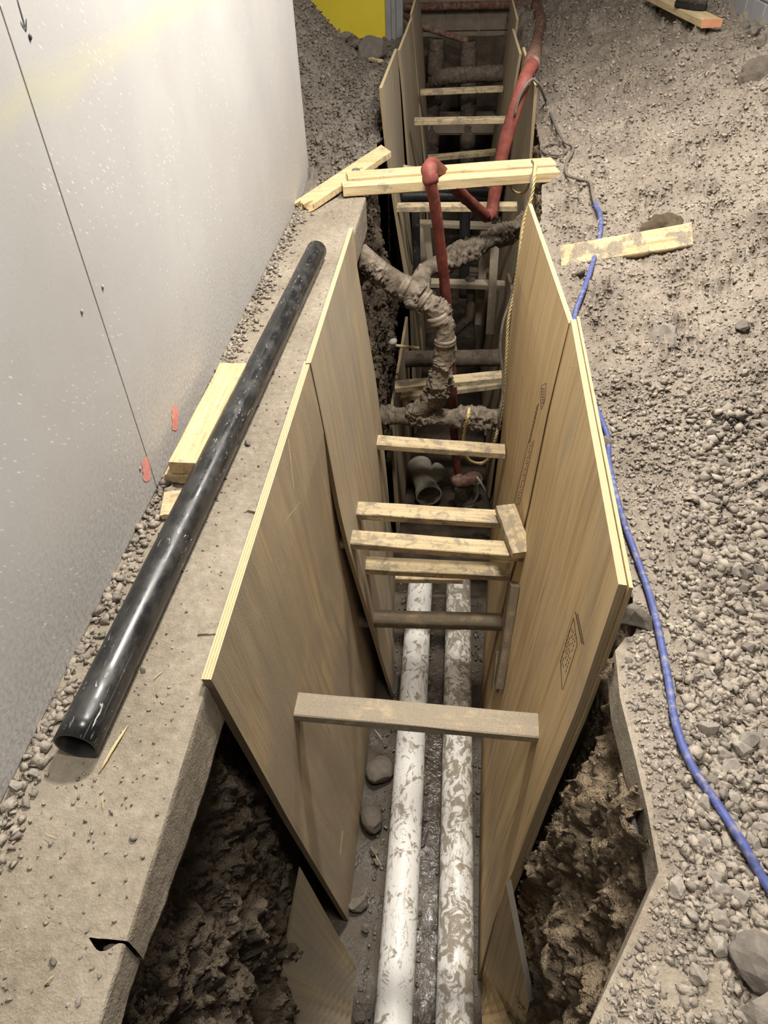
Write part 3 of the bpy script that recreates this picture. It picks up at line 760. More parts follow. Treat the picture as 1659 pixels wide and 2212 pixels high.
xr = lambda y: np.interp(y, [0, .80, 2.07, 2.1, 3.28, 3.31, 4], [-.497, -.498, -.502, -.498, -.492, -.480, -.476])
thk = lambda y: np.interp(y, [.2, .31, .51, .67, .83, 4], [.09, .095, .145, .168, .175, .17])
o = slab_grid('floor', 0.335, 3.86, XW - .02, xr, thk, 0.0)
tag(o, 'dusty concrete floor slab left of the trench', kind='structure')
def xr2(y): return -0.500 - 0.002 * sst(.28, .335, y) + 0 * y
o2 = slab_grid('floor', -0.25, 0.316, XW - .02, xr2, thk, 0.0, 5, lambda x: 0.0195 - 0.019 * sst(-.568, -.535, x) + 0.014 * sst(-.53, -.505, x))
tag(o2, 'broken near corner piece of the concrete slab', kind='structure')
# end face of the far slab end is hidden by dirt

wl = mesh('wall_left', *(lambda x0, x1, y0, y1, z0, z1: ([(x0, y0, z0), (x1, y0, z0), (x1, y1, z0), (x0, y1, z0), (x0, y0, z1), (x1, y0, z1), (x1, y1, z1), (x0, y1, z1)],
          [(0, 3, 2, 1), (4, 5, 6, 7), (0, 1, 5, 4), (1, 2, 6, 5), (2, 3, 7, 6), (3, 0, 4, 7)]))(XW - .14, XW - .014, -.6, 4.115, -.05, 2.6), 'hole')
tag(wl, 'pale grey board-faced wall along the left side', kind='structure')
def bevbox(name, x0, x1, y0, y1, z0, z1, mat, parent=None, bev=0.002, seg=1):
    bm = bmesh.new(); bmesh.ops.create_cube(bm, size=1.0)
    for v in bm.verts: v.co = Vector((lerp(x0, x1, v.co.x + .5), lerp(y0, y1, v.co.y + .5), lerp(z0, z1, v.co.z + .5)))
    if bev: bmesh.ops.bevel(bm, geom=list(bm.edges), offset=bev, segments=seg, affect='EDGES')
    me = bpy.data.meshes.new(name); bm.to_mesh(me); bm.free(); me.materials.append(MATS[mat])
    return link(bpy.data.objects.new(name, me), parent)
YJ = float(onx(342, 1062, XW)[1])
bevbox('wall_panel', XW - .014, XW, -.6, YJ - .0009, .002, 2.6, 'wall_board', wl)
bevbox('wall_panel', XW - .014, XW, YJ + .0009, 4.06, .002, 2.6, 'wall_board', wl)
bevbox('corner_bead', XW - .14, XW + .003, 4.062, 4.125, .002, 2.6, 'wall_board', wl, 0.006, 2)
def wall_strokes(name, segs, mat, w, jag=0.0):
    V = []; Fc = []
    for (p0, p1) in segs:
        a = onx(*p0, XW + .0012); b = onx(*p1, XW + .0012); d = b - a; L = np.linalg.norm(d); d /= L
        n = np.cross(d, [1.0, 0, 0]); m = max(2, int(L / 0.008)); base = len(V)
        for i in range(m + 1):
            c = a + d * L * i / m; q = w * math.sin(math.pi * (0.12 + 0.76 * i / m)) ** 0.5 / 2
            V += [c + n * (q + random.uniform(-jag, jag)), c - n * (q + random.uniform(-jag, jag))]
        for i in range(m): Fc.append((base + 2 * i, base + 2 * i + 1, base + 2 * i + 3, base + 2 * i + 2))
    return mesh(name, V, Fc, mat, wl)
wall_strokes('arrow_mark', [((36, -8), (57, 66)), ((44, 46), (57, 67)), ((57, 40), (57, 67))], 'marker', .0035)
wall_strokes('paint_mark', [((379, 876), (378, 930))], 'red_spray', .050, .006)
wall_strokes('paint_mark', [((314, 988), (318, 1040))], 'red_spray', .050, .007)
for (a, b) in ((65, 80), (222, 620), (177, 673), (303, 1012)):
    c = onx(a, b, XW + .001); m = 10
    V = [c + np.array([0, .005 * math.cos(k * 6.283 / m), .006 * math.sin(k * 6.283 / m)]) for k in range(m)]
    V2 = [c + np.array([.003, .0028 * math.cos(k * 6.283 / m), .0028 * math.sin(k * 6.283 / m)]) for k in range(m)]
    mesh('screw_hole', V + V2, [tuple(range(m, 2 * m))] + [(k, (k + 1) % m, m + (k + 1) % m, m + k) for k in range(m)], 'concrete_pale' if b > 100 else 'marker', wl)

# ------------------------------------------------------------------ right slab rim
ys = [-.2, .285, .40, .512, .62, .74, .86, .98, 1.02]
poly = [(float(xe_right(y)) + random.uniform(-.003, .003), y) for y in ys] + [(1.3, 1.02), (1.3, -.2)]
o = prism('floor', poly[::1], -.085, .0, 'concrete_slab', None, .004)
tag(o, 'thin dirt-covered concrete slab rim at the right of the trench', kind='structure')

# ------------------------------------------------------------------ trench soil walls and bottom
def soil_wall(name, side, label):
    nz = 210
    ya = np.r_[np.linspace(-0.15, 1.25, 190), np.linspace(1.27, 3.2, 50), np.linspace(3.22, 5.05, 210), np.linspace(5.1, 9.6, 60)]
    z = np.linspace(-0.02 if side > 0 else -0.10, FLOOR - .15, nz)
    Yg, Zg = np.meshgrid(ya, z, indexing='ij'); q = np.clip(-Zg / 2.3, 0, 1)
    if side > 0:
        top = xe_right(Yg) + 0.035
        base = top + (0.36 - top) * sst(0.0, 0.95, q) + 0.05 * np.sin(q * 9) * (Yg < 1.0)
        panel = (Yg > 0.98) & (Yg < 3.45); base = np.where(panel, np.maximum(base, xe_right(Yg) + .05 - .10 * q), base)
        base = np.where(Yg > 3.45, xe_right(Yg) + .04, base)
        base = np.where((Yg < 0.93), xe_right(np.maximum(Yg, .5)) + .035 - 0.075 * sst(0, .38, q) + 0.060 * sst(.43, .56, q), base)
    else:
        base = -0.545 + 0.0 * q
        near = -0.555 - 0.07 * np.exp(-((q - .22) / .12) ** 2) + 0.015 * sst(.28, .62, q)
        cav = -0.55 * np.exp(-((Yg - .46) / .16) ** 2 - ((Zg + 1.62) / .22) ** 2)
        base = np.where(Yg < 0.80, near + cav, -0.60 + .06 * q)
        base = np.where((Yg > 3.3) & (Yg < 4.86), -0.485 - 0.05 * np.sin(q * 7 + 1), base)
        base = np.where(Yg >= 4.86, -0.60, base)
    # smooth along y
    ker = np.ones(9) / 9
    base = np.apply_along_axis(lambda c: np.convolve(np.pad(c, 4, 'edge'), ker, 'valid'), 0, base)
    p = np.stack([base.ravel(), Yg.ravel(), Zg.ravel()], 1)
    amp = np.where((Yg < 1.0) | ((Yg > 3.4) & (Yg < 4.9)), 1.0, 0.3).ravel()
    st = p * np.array([1, 1, 0.45])
    d = 0.065 * fbm(st, 5, 4, 0.55, 61) + 0.055 * ridged(st, 11, 4, 63) + 0.020 * ridged(p, 32, 3, 65) + 0.014 * ridged(p, 80, 2, 67)
    d *= amp
    X = base.ravel() - side * (d * 1.0 - .02 * amp)
    V = np.stack([X, Yg.ravel() + 0.02 * fbm(p, 20, 3, .6, 71) * amp, Zg.ravel() + 0.025 * fbm(p, 22, 3, .6, 73) * amp], 1).reshape(len(ya), nz, 3)
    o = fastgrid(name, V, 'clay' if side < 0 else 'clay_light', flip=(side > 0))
    return tag(o, label, kind='structure')
W_L = soil_wall('trench_wall_left', -1, 'crumbly dark soil face under the left slab')
W_R = soil_wall('trench_wall_right', 1, 'crumbly brown soil face under the right slab rim')
B_WL = bvh_of(W_L); B_WR = bvh_of(W_R)

nr, nc = 340, 120
y = -0.2 + 10 * np.linspace(0, 1, nr) ** 1.4; x = np.linspace(-.72, .72, nc)
Yg, Xg = np.meshgrid(y, x, indexing='ij'); p = np.stack([Xg.ravel(), Yg.ravel(), 0 * Xg.ravel()], 1)
z = FLOOR + 0.018 * fbm(p, 7, 4, .55, 81) + 0.012 * fbm(p, 35, 3, .6, 83)
z += -0.14 * sst(3.10, 3.25, p[:, 1]) + 0.16 * sst(6.0, 8.0, p[:, 1])
z += -0.03 * np.exp(-(p[:, 0] / .07) ** 2) * (p[:, 1] < 3.1)
o = fastgrid('trench_floor', np.stack([Xg.ravel(), Yg.ravel(), z], 1).reshape(nr, nc, 3), 'wet_mud', flip=True)
tag(o, 'wet muddy bottom of the trench', kind='structure')
def water(name, x0, x1, y0, y1, z, label):
    nr, nc = int((y1 - y0) / .03), 24
    yy, xx = np.meshgrid(np.linspace(y0, y1, nr), np.linspace(x0, x1, nc), indexing='ij')
    p = np.stack([xx.ravel(), yy.ravel(), 0 * xx.ravel()], 1)
    o = fastgrid(name, np.stack([xx.ravel(), yy.ravel(), z + .003 * fbm(p, 12, 3, .5, 85)], 1).reshape(nr, nc, 3), 'muddy_water', flip=True)
    tag(o, label, 'water', kind='stuff')
water('water', -.062, .062, .3, 3.10, FLOOR - .002, 'shallow muddy water between the two white pipes')
water('water', -.42, .42, 3.2, 6.2, FLOOR - .105, 'dark standing water in the pit past the white pipes')
# far end of the trench
nr, nc = 60, 80
xx, zz = np.meshgrid(np.linspace(-.9, 1.0, nc), np.linspace(-.12, -2.4, nr))
p = np.stack([xx.ravel(), 0 * xx.ravel() + 9.2, zz.ravel()], 1)
yy = 9.30 + .25 * sst(.3, 1.2, -zz.ravel()) + .07 * ridged(p, 4, 5, 91)
o = fastgrid('trench_wall_back', np.stack([xx.ravel(), yy, zz.ravel()], 1).reshape(nr, nc, 3), 'clay')
tag(o, 'dark soil face closing the far end of the trench', kind='structure')

# ------------------------------------------------------------------ background: block walls and yellow door
wb = mesh('wall_back', [(-1.2, 9.93, -.4), (4, 9.93, -.4), (4, 9.93, 1.2), (-1.2, 9.93, 1.2), (-1.2, 10.1, -.4), (4, 10.1, -.4), (4, 10.1, 1.2), (-1.2, 10.1, 1.2)],
          [(0, 1, 2, 3), (4, 7, 6, 5), (0, 4, 5, 1), (3, 2, 6, 7), (0, 3, 7, 4), (1, 5, 6, 2)], 'mortar')
tag(wb, 'dim tan block wall across the far end', kind='structure')
for r_ in range(8):
    for k in range(-3, 7):
        x0 = k * .40 + (.2 if r_ % 2 else 0)
        bevbox('block', x0 + .005, x0 + .395, 9.9, 9.96, -.36 + r_ * .2 + .005, -.36 + r_ * .2 + .195, 'block_tan', wb, .004)
XBW = 2.0
wr = mesh('wall_right', [(XBW + .012, 3.9, -.3), (XBW + .15, 3.9, -.3), (XBW + .15, 9.9, -.3), (XBW + .012, 9.9, -.3), (XBW + .012, 3.9, 1.9), (XBW + .15, 3.9, 1.9), (XBW + .15, 9.9, 1.9), (XBW + .012, 9.9, 1.9)],
          [(0, 3, 2, 1), (4, 5, 6, 7), (0, 1, 5, 4), (1, 2, 6, 5), (2, 3, 7, 6), (3, 0, 4, 7)], 'mortar')
tag(wr, 'grey concrete block wall at the upper right', kind='structure')
for r_ in range(8):
    for k in range(0, 14):
        y0 = 3.9 + k * .40 + (.2 if r_ % 2 else 0)
        bevbox('block', XBW, XBW + .05, y0 + .005, y0 + .395, -.05 + r_ * .2 + .005, -.05 + r_ * .2 + .195, 'block_grey', wr, .004)
dr = empty('door_1', (-1.1, 8.4, 0)); tag(dr, 'yellow painted steel door in a grey frame at the far left', kind='structure')
part(bevbox('door_leaf', -1.75, -.752, 8.40, 8.45, .0, 2.1, 'yellow_paint'), dr)
part(bevbox('door_frame', -.752, -.70, 8.36, 8.50, -.1, 2.15, 'steel_grey', None, .004), dr)
part(bevbox('door_frame', -.70, -.655, 8.385, 8.50, -.1, 2.15, 'steel_grey', None, .004), dr)
part(bevbox('door_frame', -.655, -.585, 8.42, 8.50, -.1, 2.15, 'steel_grey', None, .004), dr)
part(bevbox('door_frame', -1.85, -1.75, 8.38, 8.50, -.1, 2.15, 'steel_grey', None, .004), dr)

# ------------------------------------------------------------------ white sewer pipes
def white_pipe(x, y1, mat, label):
    root = empty('sewer_pipe', (x, .3, FLOOR)); tag(root, label, 'pipe', 'white sewer pipes on the trench bottom')
    P = np.stack([np.full(60, x), np.linspace(.15, y1, 60), np.full(60, -2.205)], 1)
    P[:, 0] += .004 * np.sin(P[:, 1] * 1.5)
    part(tube('pipe_barrel', P, .0795, mat, 40, None, None, .006), root)
white_pipe(-.131, 3.10, 'pvc_white', 'cleaner white plastic sewer pipe, the left one of the pair')
white_pipe(.121, 3.12, 'pvc_dirty', 'mud-smeared white plastic sewer pipe, the right one of the pair')

# ------------------------------------------------------------------ black pipe on the slab
A = onz(163, 1612, .0445); Bp = onz(684, 541, .0445)
root = empty('drain_pipe', tuple(A)); tag(root, 'long scratched black plastic pipe lying on the slab beside the wall', 'pipe')
part(tube('pipe_barrel', np.linspace(A, Bp, 60), .0445, 'abs_black', 40, None, None, .0055), root)

# ------------------------------------------------------------------ mud-caked iron pipes
def mudify(seed, amp=.016):
    def f(P):
        m = sst(-.22, .26, fbm(P, 6.5, 4, .6, seed))
        k = 0.25 + 0.65 * ridged(P, 24, 3, seed + 5) + 0.75 * np.clip(ridged(P, 62, 2, seed + 7), -.2, 1)
        return m * amp * 1.15 * k + .0022 * fbm(P, 150, 2, .6, seed + 9)
    return f
def band(P0, d, r, w, root, mat='clamp_band'):
    d = np.asarray(d, float); d /= np.linalg.norm(d); P0 = np.asarray(P0)
    o = tube('pipe_clamp', np.array([P0 - d * w / 2, P0 - d * w / 2 * .6, P0 - d * w * .12, P0, P0 + d * w * .12, P0 + d * w / 2 * .6, P0 + d * w / 2]),
             np.array([.93, 1.0, 1.0, .955, 1.0, 1.0, .93]) * r, mat, 26, None, lambda q: .0012 * fbm(q, 60, 2, .6, 3))
    part(o, root)
YA_ = 3.60
root = empty('drain_stack', tuple(ony(950, 905, YA_))); tag(root, 'mud-caked old drain pipe with a bent riser crossing the trench', 'pipe')
a0 = ony(770, 896, YA_); a1 = ony(1135, 900, YA_)
part(tube('crossing_pipe', resample([a0, ony(900, 900, YA_), ony(1000, 904, YA_), a1], 220), .052, 'mud_pipe', 60, None, mudify(101, .024)), root)
w0 = ony(893, 895, YA_)
ris = [w0, ony(920, 873, YA_ - .02), ony(944, 845, YA_ - .03), ony(957, 805, YA_ - .03), ony(961, 755, YA_ - .03), ony(960, 712, YA_ - .03), ony(950, 683, YA_ - .02), ony(932, 662, YA_), ony(908, 640, YA_ + .02)]
part(tube('riser_pipe', resample(catmull(ris, 10), 240), .054, 'mud_pipe', 60, None, mudify(111, .022)), root)
lft = [ony(908, 640, YA_ + .02), ony(880, 622, YA_ + .04), ony(850, 604, YA_ + .05), ony(815, 580, YA_ + .05), ony(775, 545, YA_ + .05)]
part(tube('upper_pipe', resample(catmull(lft, 8), 150), .055, 'mud_pipe', 60, None, mudify(121, .024)), root)
brc = [ony(905, 636, YA_ + .06), ony(908, 612, YA_ + .16), ony(914, 592, YA_ + .26), ony(932, 577, YA_ + .36), ony(965, 563, YA_ + .48), ony(1040, 527, YA_ + .66), ony(1100, 500, YA_ + .78), ony(1165, 470, YA_ + .86)]
part(tube('branch_pipe', resample(catmull(brc, 8), 240), .047, 'mud_pipe', 60, None, mudify(131, .024)), root)
def bd(p, q, r, w): band((np.asarray(p) + np.asarray(q)) / 2, np.asarray(q) - np.asarray(p), r, w, root)
bd(ony(952, 697, YA_ - .025), ony(943, 676, YA_ - .02), .066, .050)
bd(ony(961, 745, YA_ - .03), ony(961, 725, YA_ - .03), .064, .040)
bd(ony(922, 652, YA_ + .01), ony(908, 641, YA_ + .02), .066, .035)
bd(ony(880, 622, YA_ + .04), ony(866, 614, YA_ + .045), .064, .045)
bd(ony(907, 617, YA_ + .14), ony(911, 600, YA_ + .22), .058, .05)
bd(ony(843, 897, YA_), ony(852, 897, YA_), .058, .035)
# mud clods hanging on the stack
for (a, b, r) in ((893, 658, .045), (882, 648, .032), (900, 668, .03), (985, 572, .035), (1000, 560, .03), (968, 770, .025), (955, 815, .03)):
    me = rock_mesh('mud_clod', 3, int(a), 'mud_pipe', .6, .9)
    c = ony(a, b, YA_ - .02 if a < 980 else YA_ + .55); o = place('mud_clod', me, tuple(c), r); part(o, root)

root = empty('drain_pipe', tuple(ony(980, 775, 4.55))); tag(root, 'bare grey-brown drain pipe crossing behind the muddy riser', 'pipe')
part(tube('pipe_barrel', resample([ony(862, 776, 4.55), ony(1120, 772, 4.55)], 40), .060, 'iron_brown', 26, None, lambda q: .002 * fbm(q, 40, 3, .6, 5) + .01 * np.clip(fbm(q, 14, 3, .6, 8), 0, 1) * (np.abs(q[:, 0]) > .22)), root)
# two old risers standing at the far end
def riser(top, bot, y, label, seed, r=.078):
    a = ony(*top, y); b = ony(*bot, y - .12)
    root = empty('drain_riser', tuple(b)); tag(root, label, 'pipe', 'old drain risers at the far end')
    part(tube('pipe_barrel', resample([a, b], 160), r, 'iron_brown', 32, None, mudify(seed, .012)), root)
    d = (a - b) / np.linalg.norm(a - b)
    part(tube('pipe_hub', np.array([a - d * .34, a - d * .30, a - d * .14, a - d * .09, a - d * .045, a]), np.array([r, r * 1.18, r * 1.16, r * 1.05, r * .78, r * .80]), 'iron_brown', 30, None, lambda q: .005 * fbm(q, 30, 3, .6, seed)), root)
    c = lerp(a, b, .52)
    part(tube('pipe_hub', np.array([c - d * .1, c - d * .06, c + d * .06, c + d * .1]), np.array([r, r * 1.16, r * 1.16, r]), 'iron_brown', 30, None, lambda q: .005 * fbm(q, 30, 3, .6, seed + 3)), root)
riser((944, 84), (922, 470), 8.85, 'old muddy drain riser at the far end, left of two', 201)
riser((1012, 90), (1009, 470), 8.85, 'old muddy drain riser at the far end, right of two', 211)
root = empty('drain_bend', tuple(ony(1020, 160, 8.2))); tag(root, 'dark drain bend crossing in front of the two far risers', 'pipe')
cr = [ony(928, 200, 8.5), ony(938, 184, 8.35), ony(957, 168, 8.2), ony(990, 163, 8.15), ony(1040, 160, 8.15), ony(1110, 157, 8.15)]
part(tube('bend_pipe', resample(catmull(cr, 8), 120), .068, 'iron_brown', 30, None, mudify(221, .008)), root)
band(ony(988, 163, 8.15), np.array([1.0, 0, 0]), .073, .04, root, 'iron_brown')
band(ony(960, 167, 8.2), np.array([.95, .2, .1]), .073, .05, root, 'iron_brown')
o = bevbox('footing', -.50, .42, 8.72, 9.2, float(ony(1000, 292, 8.72)[2]), float(ony(1000, 264, 8.72)[2]), 'block_tan', None, .02, 2); tag(o, 'rough concrete footing low behind the far risers', kind='structure')
o = tube('drain_pipe', resample([ony(905, 56, 9.0), ony(1012, 89, 8.8)], 30), .030, 'red_hose_dusty', 12); tag(o, 'thin rusty pipe slanting down to the right riser', 'pipe')
# black pipes in the middle
o = tube('drain_pipe', resample([ony(862, 424, 5.35), ony(1075, 421, 5.35)], 20), .045, 'dark_plastic', 22); tag(o, 'black plastic pipe crossing under the crossing plank', 'pipe')
o = tube('drain_pipe', resample([ony(1005, 425, 5.36), ony(1003, 560, 5.36), ony(1002, 640, 5.36)], 20), .040, 'dark_plastic', 22); tag(o, 'black plastic pipe dropping from the crossing black pipe, right of the hose', 'pipe')
o = tube('drain_pipe', resample([ony(897, 440, 5.25), ony(902, 640, 5.2)], 20), .030, 'dark_plastic', 22); tag(o, 'black plastic pipe dropping on the left beside the upright studs', 'pipe')
o = tube('drain_pipe', resample([ony(960, 735, 4.9), ony(1012, 690, 4.95), ony(1018, 640, 5.0), ony(1016, 600, 5.0)], 24), .035, 'iron_brown', 16); tag(o, 'dim angled pipe low in the pit right of the riser', 'pipe')

# ------------------------------------------------------------------ white wye fitting and pump in the pit
root = empty('pipe_wye', tuple(onz(915, 1045, FLOOR - .1))); tag(root, 'loose grey-white plastic wye fitting lying in the pit', 'pipe fitting')
zf = -2.30
wa = onz(905, 1006, zf); wb_ = onz(927, 1072, zf)
Pm = resample([wa, wb_], 30); t_ = np.linspace(0, 1, 30)
rm = np.where((t_ < .22) | (t_ > .82), .098, .086)
mb_ = part(tube('main_barrel', Pm, rm, 'white_cord', 34, None, None, .008), root)
for e_, f_ in ((wa, wb_), (wb_, wa)):
    d_ = (f_ - e_) / np.linalg.norm(f_ - e_)
    link_rim = tube('rim', np.array([e_ + d_ * .002, e_ + d_ * .016]), .1025, 'white_cord', 34, mb_, None, .012)
bq_ = onz(951, 1016, zf + .02); bs_ = lerp(wa, wb_, .6)
br_ = part(tube('branch', resample([bs_, bq_], 16), np.r_[np.full(10, .062), np.full(6, .072)], 'white_cord', 28, None, None, .006), root)
tube('rim', np.array([bq_, bq_ + (bs_ - bq_) / np.linalg.norm(bs_ - bq_) * .014]), .0765, 'white_cord', 28, br_, None, .010)
root = empty('sump_pump', tuple(onz(1005, 1060, FLOOR - .1))); tag(root, 'small sump pump with a red elbow standing in the pit water', 'pump')
pc = onz(1003, 1063, -2.32)
part(tube('pump_body', resample([pc + np.array([0, 0, -.16]), pc + np.array([0, 0, .10])], 12), np.r_[np.full(3, .085), np.full(6, .075), .07, .05, .03], 'pump_metal', 24), root)
part(tube('hose_elbow', catmull([onz(985, 1030, -2.08), onz(990, 1040, -2.1), onz(1005, 1040, -2.12), onz(1024, 1032, -2.14), onz(1032, 1040, -2.18)], 6), .050, 'red_hose_dusty', 18), root)
part(tube('power_cord', catmull([onz(1030, 1030, -2.0), onz(1048, 1060, -2.1), onz(1062, 1110, -2.3)], 6), .008, 'white_cord', 8), root)
part(tube('power_cord', catmull([onz(1010, 1042, -2.0), onz(1030, 1048, -2.02), onz(1033, 1065, -2.05), onz(1022, 1085, -2.1), onz(1000, 1092, -2.2)], 6), .011, 'white_cord', 8), root)

# ------------------------------------------------------------------ planks
pa = onz(741, 402, .105); pb = onz(1211, 368, .105)
# two lengths of lumber laid across the trench, resting on slab and soil
Z0 = .062
a = onz(741, 403, Z0); b = onz(1210, 370, Z0)
board('plank', a, b, .085, .055, 'lumber_clean', 'front clean timber plank bridging the trench under the red hose', 'plank', group='planks bridging the trench')
d = (b - a) / np.linalg.norm(b - a); perp = np.array([-d[1], d[0], 0])
board('plank', a + d * .035 + perp * .088 + np.array([0, 0, .014]), b + d * .006 + perp * .088 + np.array([0, 0, .014]), .115, .055, 'lumber_clean', 'rear timber plank bridging the trench, butted against the front one', 'plank', group='planks bridging the trench')
# broken plank on the dirt at the left
def broken_plank():
    A = onz(658, 437, .035); Bq = onz(834, 320, .085); X = Bq - A; L = np.linalg.norm(X); X /= L
    U = np.array([0, 0, 1.0]); Yv = np.cross(U, X); w = .115
    V = []; Fc = []; n = 13
    for s, z in ((0, .0), (1, -.030)):
        for i in range(n):
            f = i / (n - 1) - .5; j = random.uniform(-.045, .02) + (.05 if i in (3, 4, 9) else 0)
            V.append(A + X * j + Yv * w * f + U * z); V.append(Bq + X * .08 * f + Yv * w * f + U * z)
    def I(s, i, e): return s * 2 * n + 2 * i + e
    for i in range(n - 1):
        Fc += [(I(0, i, 0), I(0, i, 1), I(0, i + 1, 1), I(0, i + 1, 0)), (I(1, i, 0), I(1, i + 1, 0), I(1, i + 1, 1), I(1, i, 1)),
               (I(0, i, 0), I(0, i + 1, 0), I(1, i + 1, 0), I(1, i, 0)), (I(0, i, 1), I(1, i, 1), I(1, i + 1, 1), I(0, i + 1, 1))]
    Fc += [(I(0, 0, 0), I(1, 0, 0), I(1, 0, 1), I(0, 0, 1)), (I(0, n - 1, 0), I(0, n - 1, 1), I(1, n - 1, 1), I(1, n - 1, 0))]
    o = mesh('plank', V, Fc, 'lumber_clean'); tag(o, 'plank with a splintered end lying on the slab near the wall corner', 'plank')
    bm = bmesh.new(); bm.from_mesh(o.data); bmesh.ops.recalc_face_normals(bm, faces=bm.faces); bm.to_mesh(o.data); bm.free()
broken_plank()
# 2x4 by the wall, propped on a small scrap
a = onz(362, 998, .075); b = onz(474, 784, .062)
X = (b - a) / np.linalg.norm(b - a)
board('timber_offcut', a, b, .095, .04, 'lumber_clean', 'clean timber offcut lying between the wall and the black pipe', 'timber', anchor='none')
o = bpy.data.objects[-1] if False else [q for q in COL.objects if q.get('label', '').startswith('clean timber offcut')][0]
o.location = o.location + Vector((math.cos(math.atan2(X[1], X[0]) - math.pi / 2) * .047, math.sin(math.atan2(X[1], X[0]) - math.pi / 2) * .047, -.02))
board('timber_scrap', onz(366, 1018, .018), onz(425, 1022, .018), .07, .03, 'lumber', 'small dusty scrap under the end of the clean offcut', 'timber', anchor='centre')
board('timber_scrap', onz(352, 1092, .012), onz(412, 1086, .012), .10, .018, 'lumber', 'sawdust-covered scrap half under the black pipe', 'timber', anchor='centre')
# board leaning on the right-hand slope
g0 = hitg(B_R, 1214, 574); g1 = hitg(B_R, 1496, 530)
g0 = g0 + np.array([0, 0, .05]); g1 = g1 + np.array([0, 0, .05])
a = ony(1212, 557, g0[1] + .04); b = ony(1495, 509, g1[1] + .04)
vd = CAM - (a + b) / 2; vd /= np.linalg.norm(vd)
board('timber_offcut', a, b, .095, .04, 'lumber_stained', 'mud-stained timber offcut lying on the gravel over the blue cable', 'timber', up=vd + np.array([0, 0, .55]), anchor='centre')
# plank with painted end at the upper right, carrying the boot
h0 = hitg(B_R, 1422, 12, .4); h1 = hitg(B_R, 1536, 66, .4)
print('plank ground', h0, h1)
A = ony(1410, -8, h0[1] - .02); Bq = ony(1533, 42, h1[1] - .02)
bz = max(h0[2], h1[2]) + .05
A = onz(1408, -10, bz); Bq = onz(1536, 50, bz)
ro = empty('plank', tuple(Bq)); tag(ro, 'pale plank with an orange painted end on the dirt by the block wall', 'plank')
o = board('plank_body', A, Bq, .14, .05, 'lumber_clean', None, anchor='centre'); mw = o.matrix_world.copy(); o.parent = ro; o.matrix_parent_inverse = Matrix.Translation(-Vector(ro.location)); 
d = (Bq - A) / np.linalg.norm(Bq - A)
o = board('painted_end', Bq, Bq + d * .012, .14, .05, 'orange_end', None, anchor='centre'); o.parent = ro; o.matrix_parent_inverse = Matrix.Translation(-Vector(ro.location))
# work boot standing on the plank
def boot():
    c = lerp(A, Bq, .70) + np.array([-.01, .02, .026])
    root = empty('work_boot', tuple(c)); tag(root, 'dark dusty work boot planted on the plank at the top edge', 'boot')
    prof = [(-.125, .000), (-.12, .035), (-.06, .043), (.02, .042), (.09, .050), (.135, .045), (.155, .02), (.158, 0)]
    def outline(s, n=40):
        out = []
        for k in range(n):
            a = 2 * math.pi * k / n; L = .15; x = L * math.cos(a); w = .046 + .010 * math.cos(a) - .008 * math.exp(-((x + .02) / .05) ** 2)
            out.append((x * s, w * math.sin(a) * s))
        return out
    def loft(name, secs, mat):
        V = []; Fc = []; n = len(secs[0][1])
        for z, pts in secs:
            for (x, y_) in pts: V.append(c + np.array([y_ * .8 - x * .75 * 0 + x * .55, x * -.80 + y_ * .55, z]))
        for i in range(len(secs) - 1):
            for j in range(n):
                k = (j + 1) % n; Fc.append((i * n + j, i * n + k, (i + 1) * n + k, (i + 1) * n + j))
        Fc.append(tuple(range(n))[::-1]); Fc.append(tuple((len(secs) - 1) * n + j for j in range(n)))
        part(mesh(name, V, Fc, mat, None, True), root)
    loft('sole', [(0, outline(.97)), (.010, outline(1.03)), (.016, outline(.98)), (.024, outline(1.03)), (.032, outline(1.0))], 'boot_sole')
    up = []
    for z, s, sh in ((.032, .97, 0), (.06, .97, 0), (.085, .88, -.01), (.11, .66, -.04), (.15, .50, -.065), (.22, .46, -.07), (.30, .48, -.07)):
        up.append((z, [(x + sh, y_ * (1.0 if z < .1 else 1.25)) for x, y_ in outline(s)]))
    loft('upper', up, 'boot_leather')
boot()

# ------------------------------------------------------------------ red hose
hp = [(1003, 1037, 4.22), (990, 1020, 4.2), (983, 960, 4.15), (979, 870, 4.06), (971, 740, 3.96), (958, 590, 3.84), (942, 460, 3.72), (930, 392, 3.665), (926, 368, 3.69), (930, 356, 3.80), (948, 366, 4.02), (985, 408, 4.25), (1025, 445, 4.5), (1051, 469, 4.68)]
hq = [(1051, 469, 4.68), (1062, 455, 4.74), (1075, 385, 4.78), (1092, 305, 4.82), (1115, 228, 4.86), (1136, 166, 4.95), (1148, 140, 5.15)]
root = empty('discharge_hose', tuple(ony(930, 360, 3.9))); tag(root, 'dull red discharge hose looping over the crossing plank and down the trench', 'hose')
def hose(pts, r, mat, nm):
    P = resample(catmull([ony(*q) for q in pts], 10), 120)
    rr = r * (1 + .06 * fbm(P, 9, 2, .5, 7)); part(tube(nm, P, rr, mat, 18, None, lambda q: .004 * fbm(q, 22, 2, .5, 9), flat=.82), root)
hose(hp, .036, 'red_hose', 'hose_run'); hose(hq, .042, 'red_hose', 'hose_run')
P = [ony(1148, 140, 5.15)]
for (a, b) in ((1160, 95), (1167, 60), (1163, 35), (1156, 18)):
    h = hit(B_R, a, b); P.append(h[0] + np.array([0, 0, .03]) if h else onz(a, b, .1))
part(tube('hose_run', resample(catmull(P, 8), 60), .052, 'red_hose_dusty', 16), root)
part(tube('hose_collar', resample([ony(932, 398, 3.66), ony(927, 372, 3.68), ony(928, 362, 3.72)], 9), np.array([.035, .039, .042, .040, .037, .040, .043, .041, .034]), 'red_hose', 18), root)
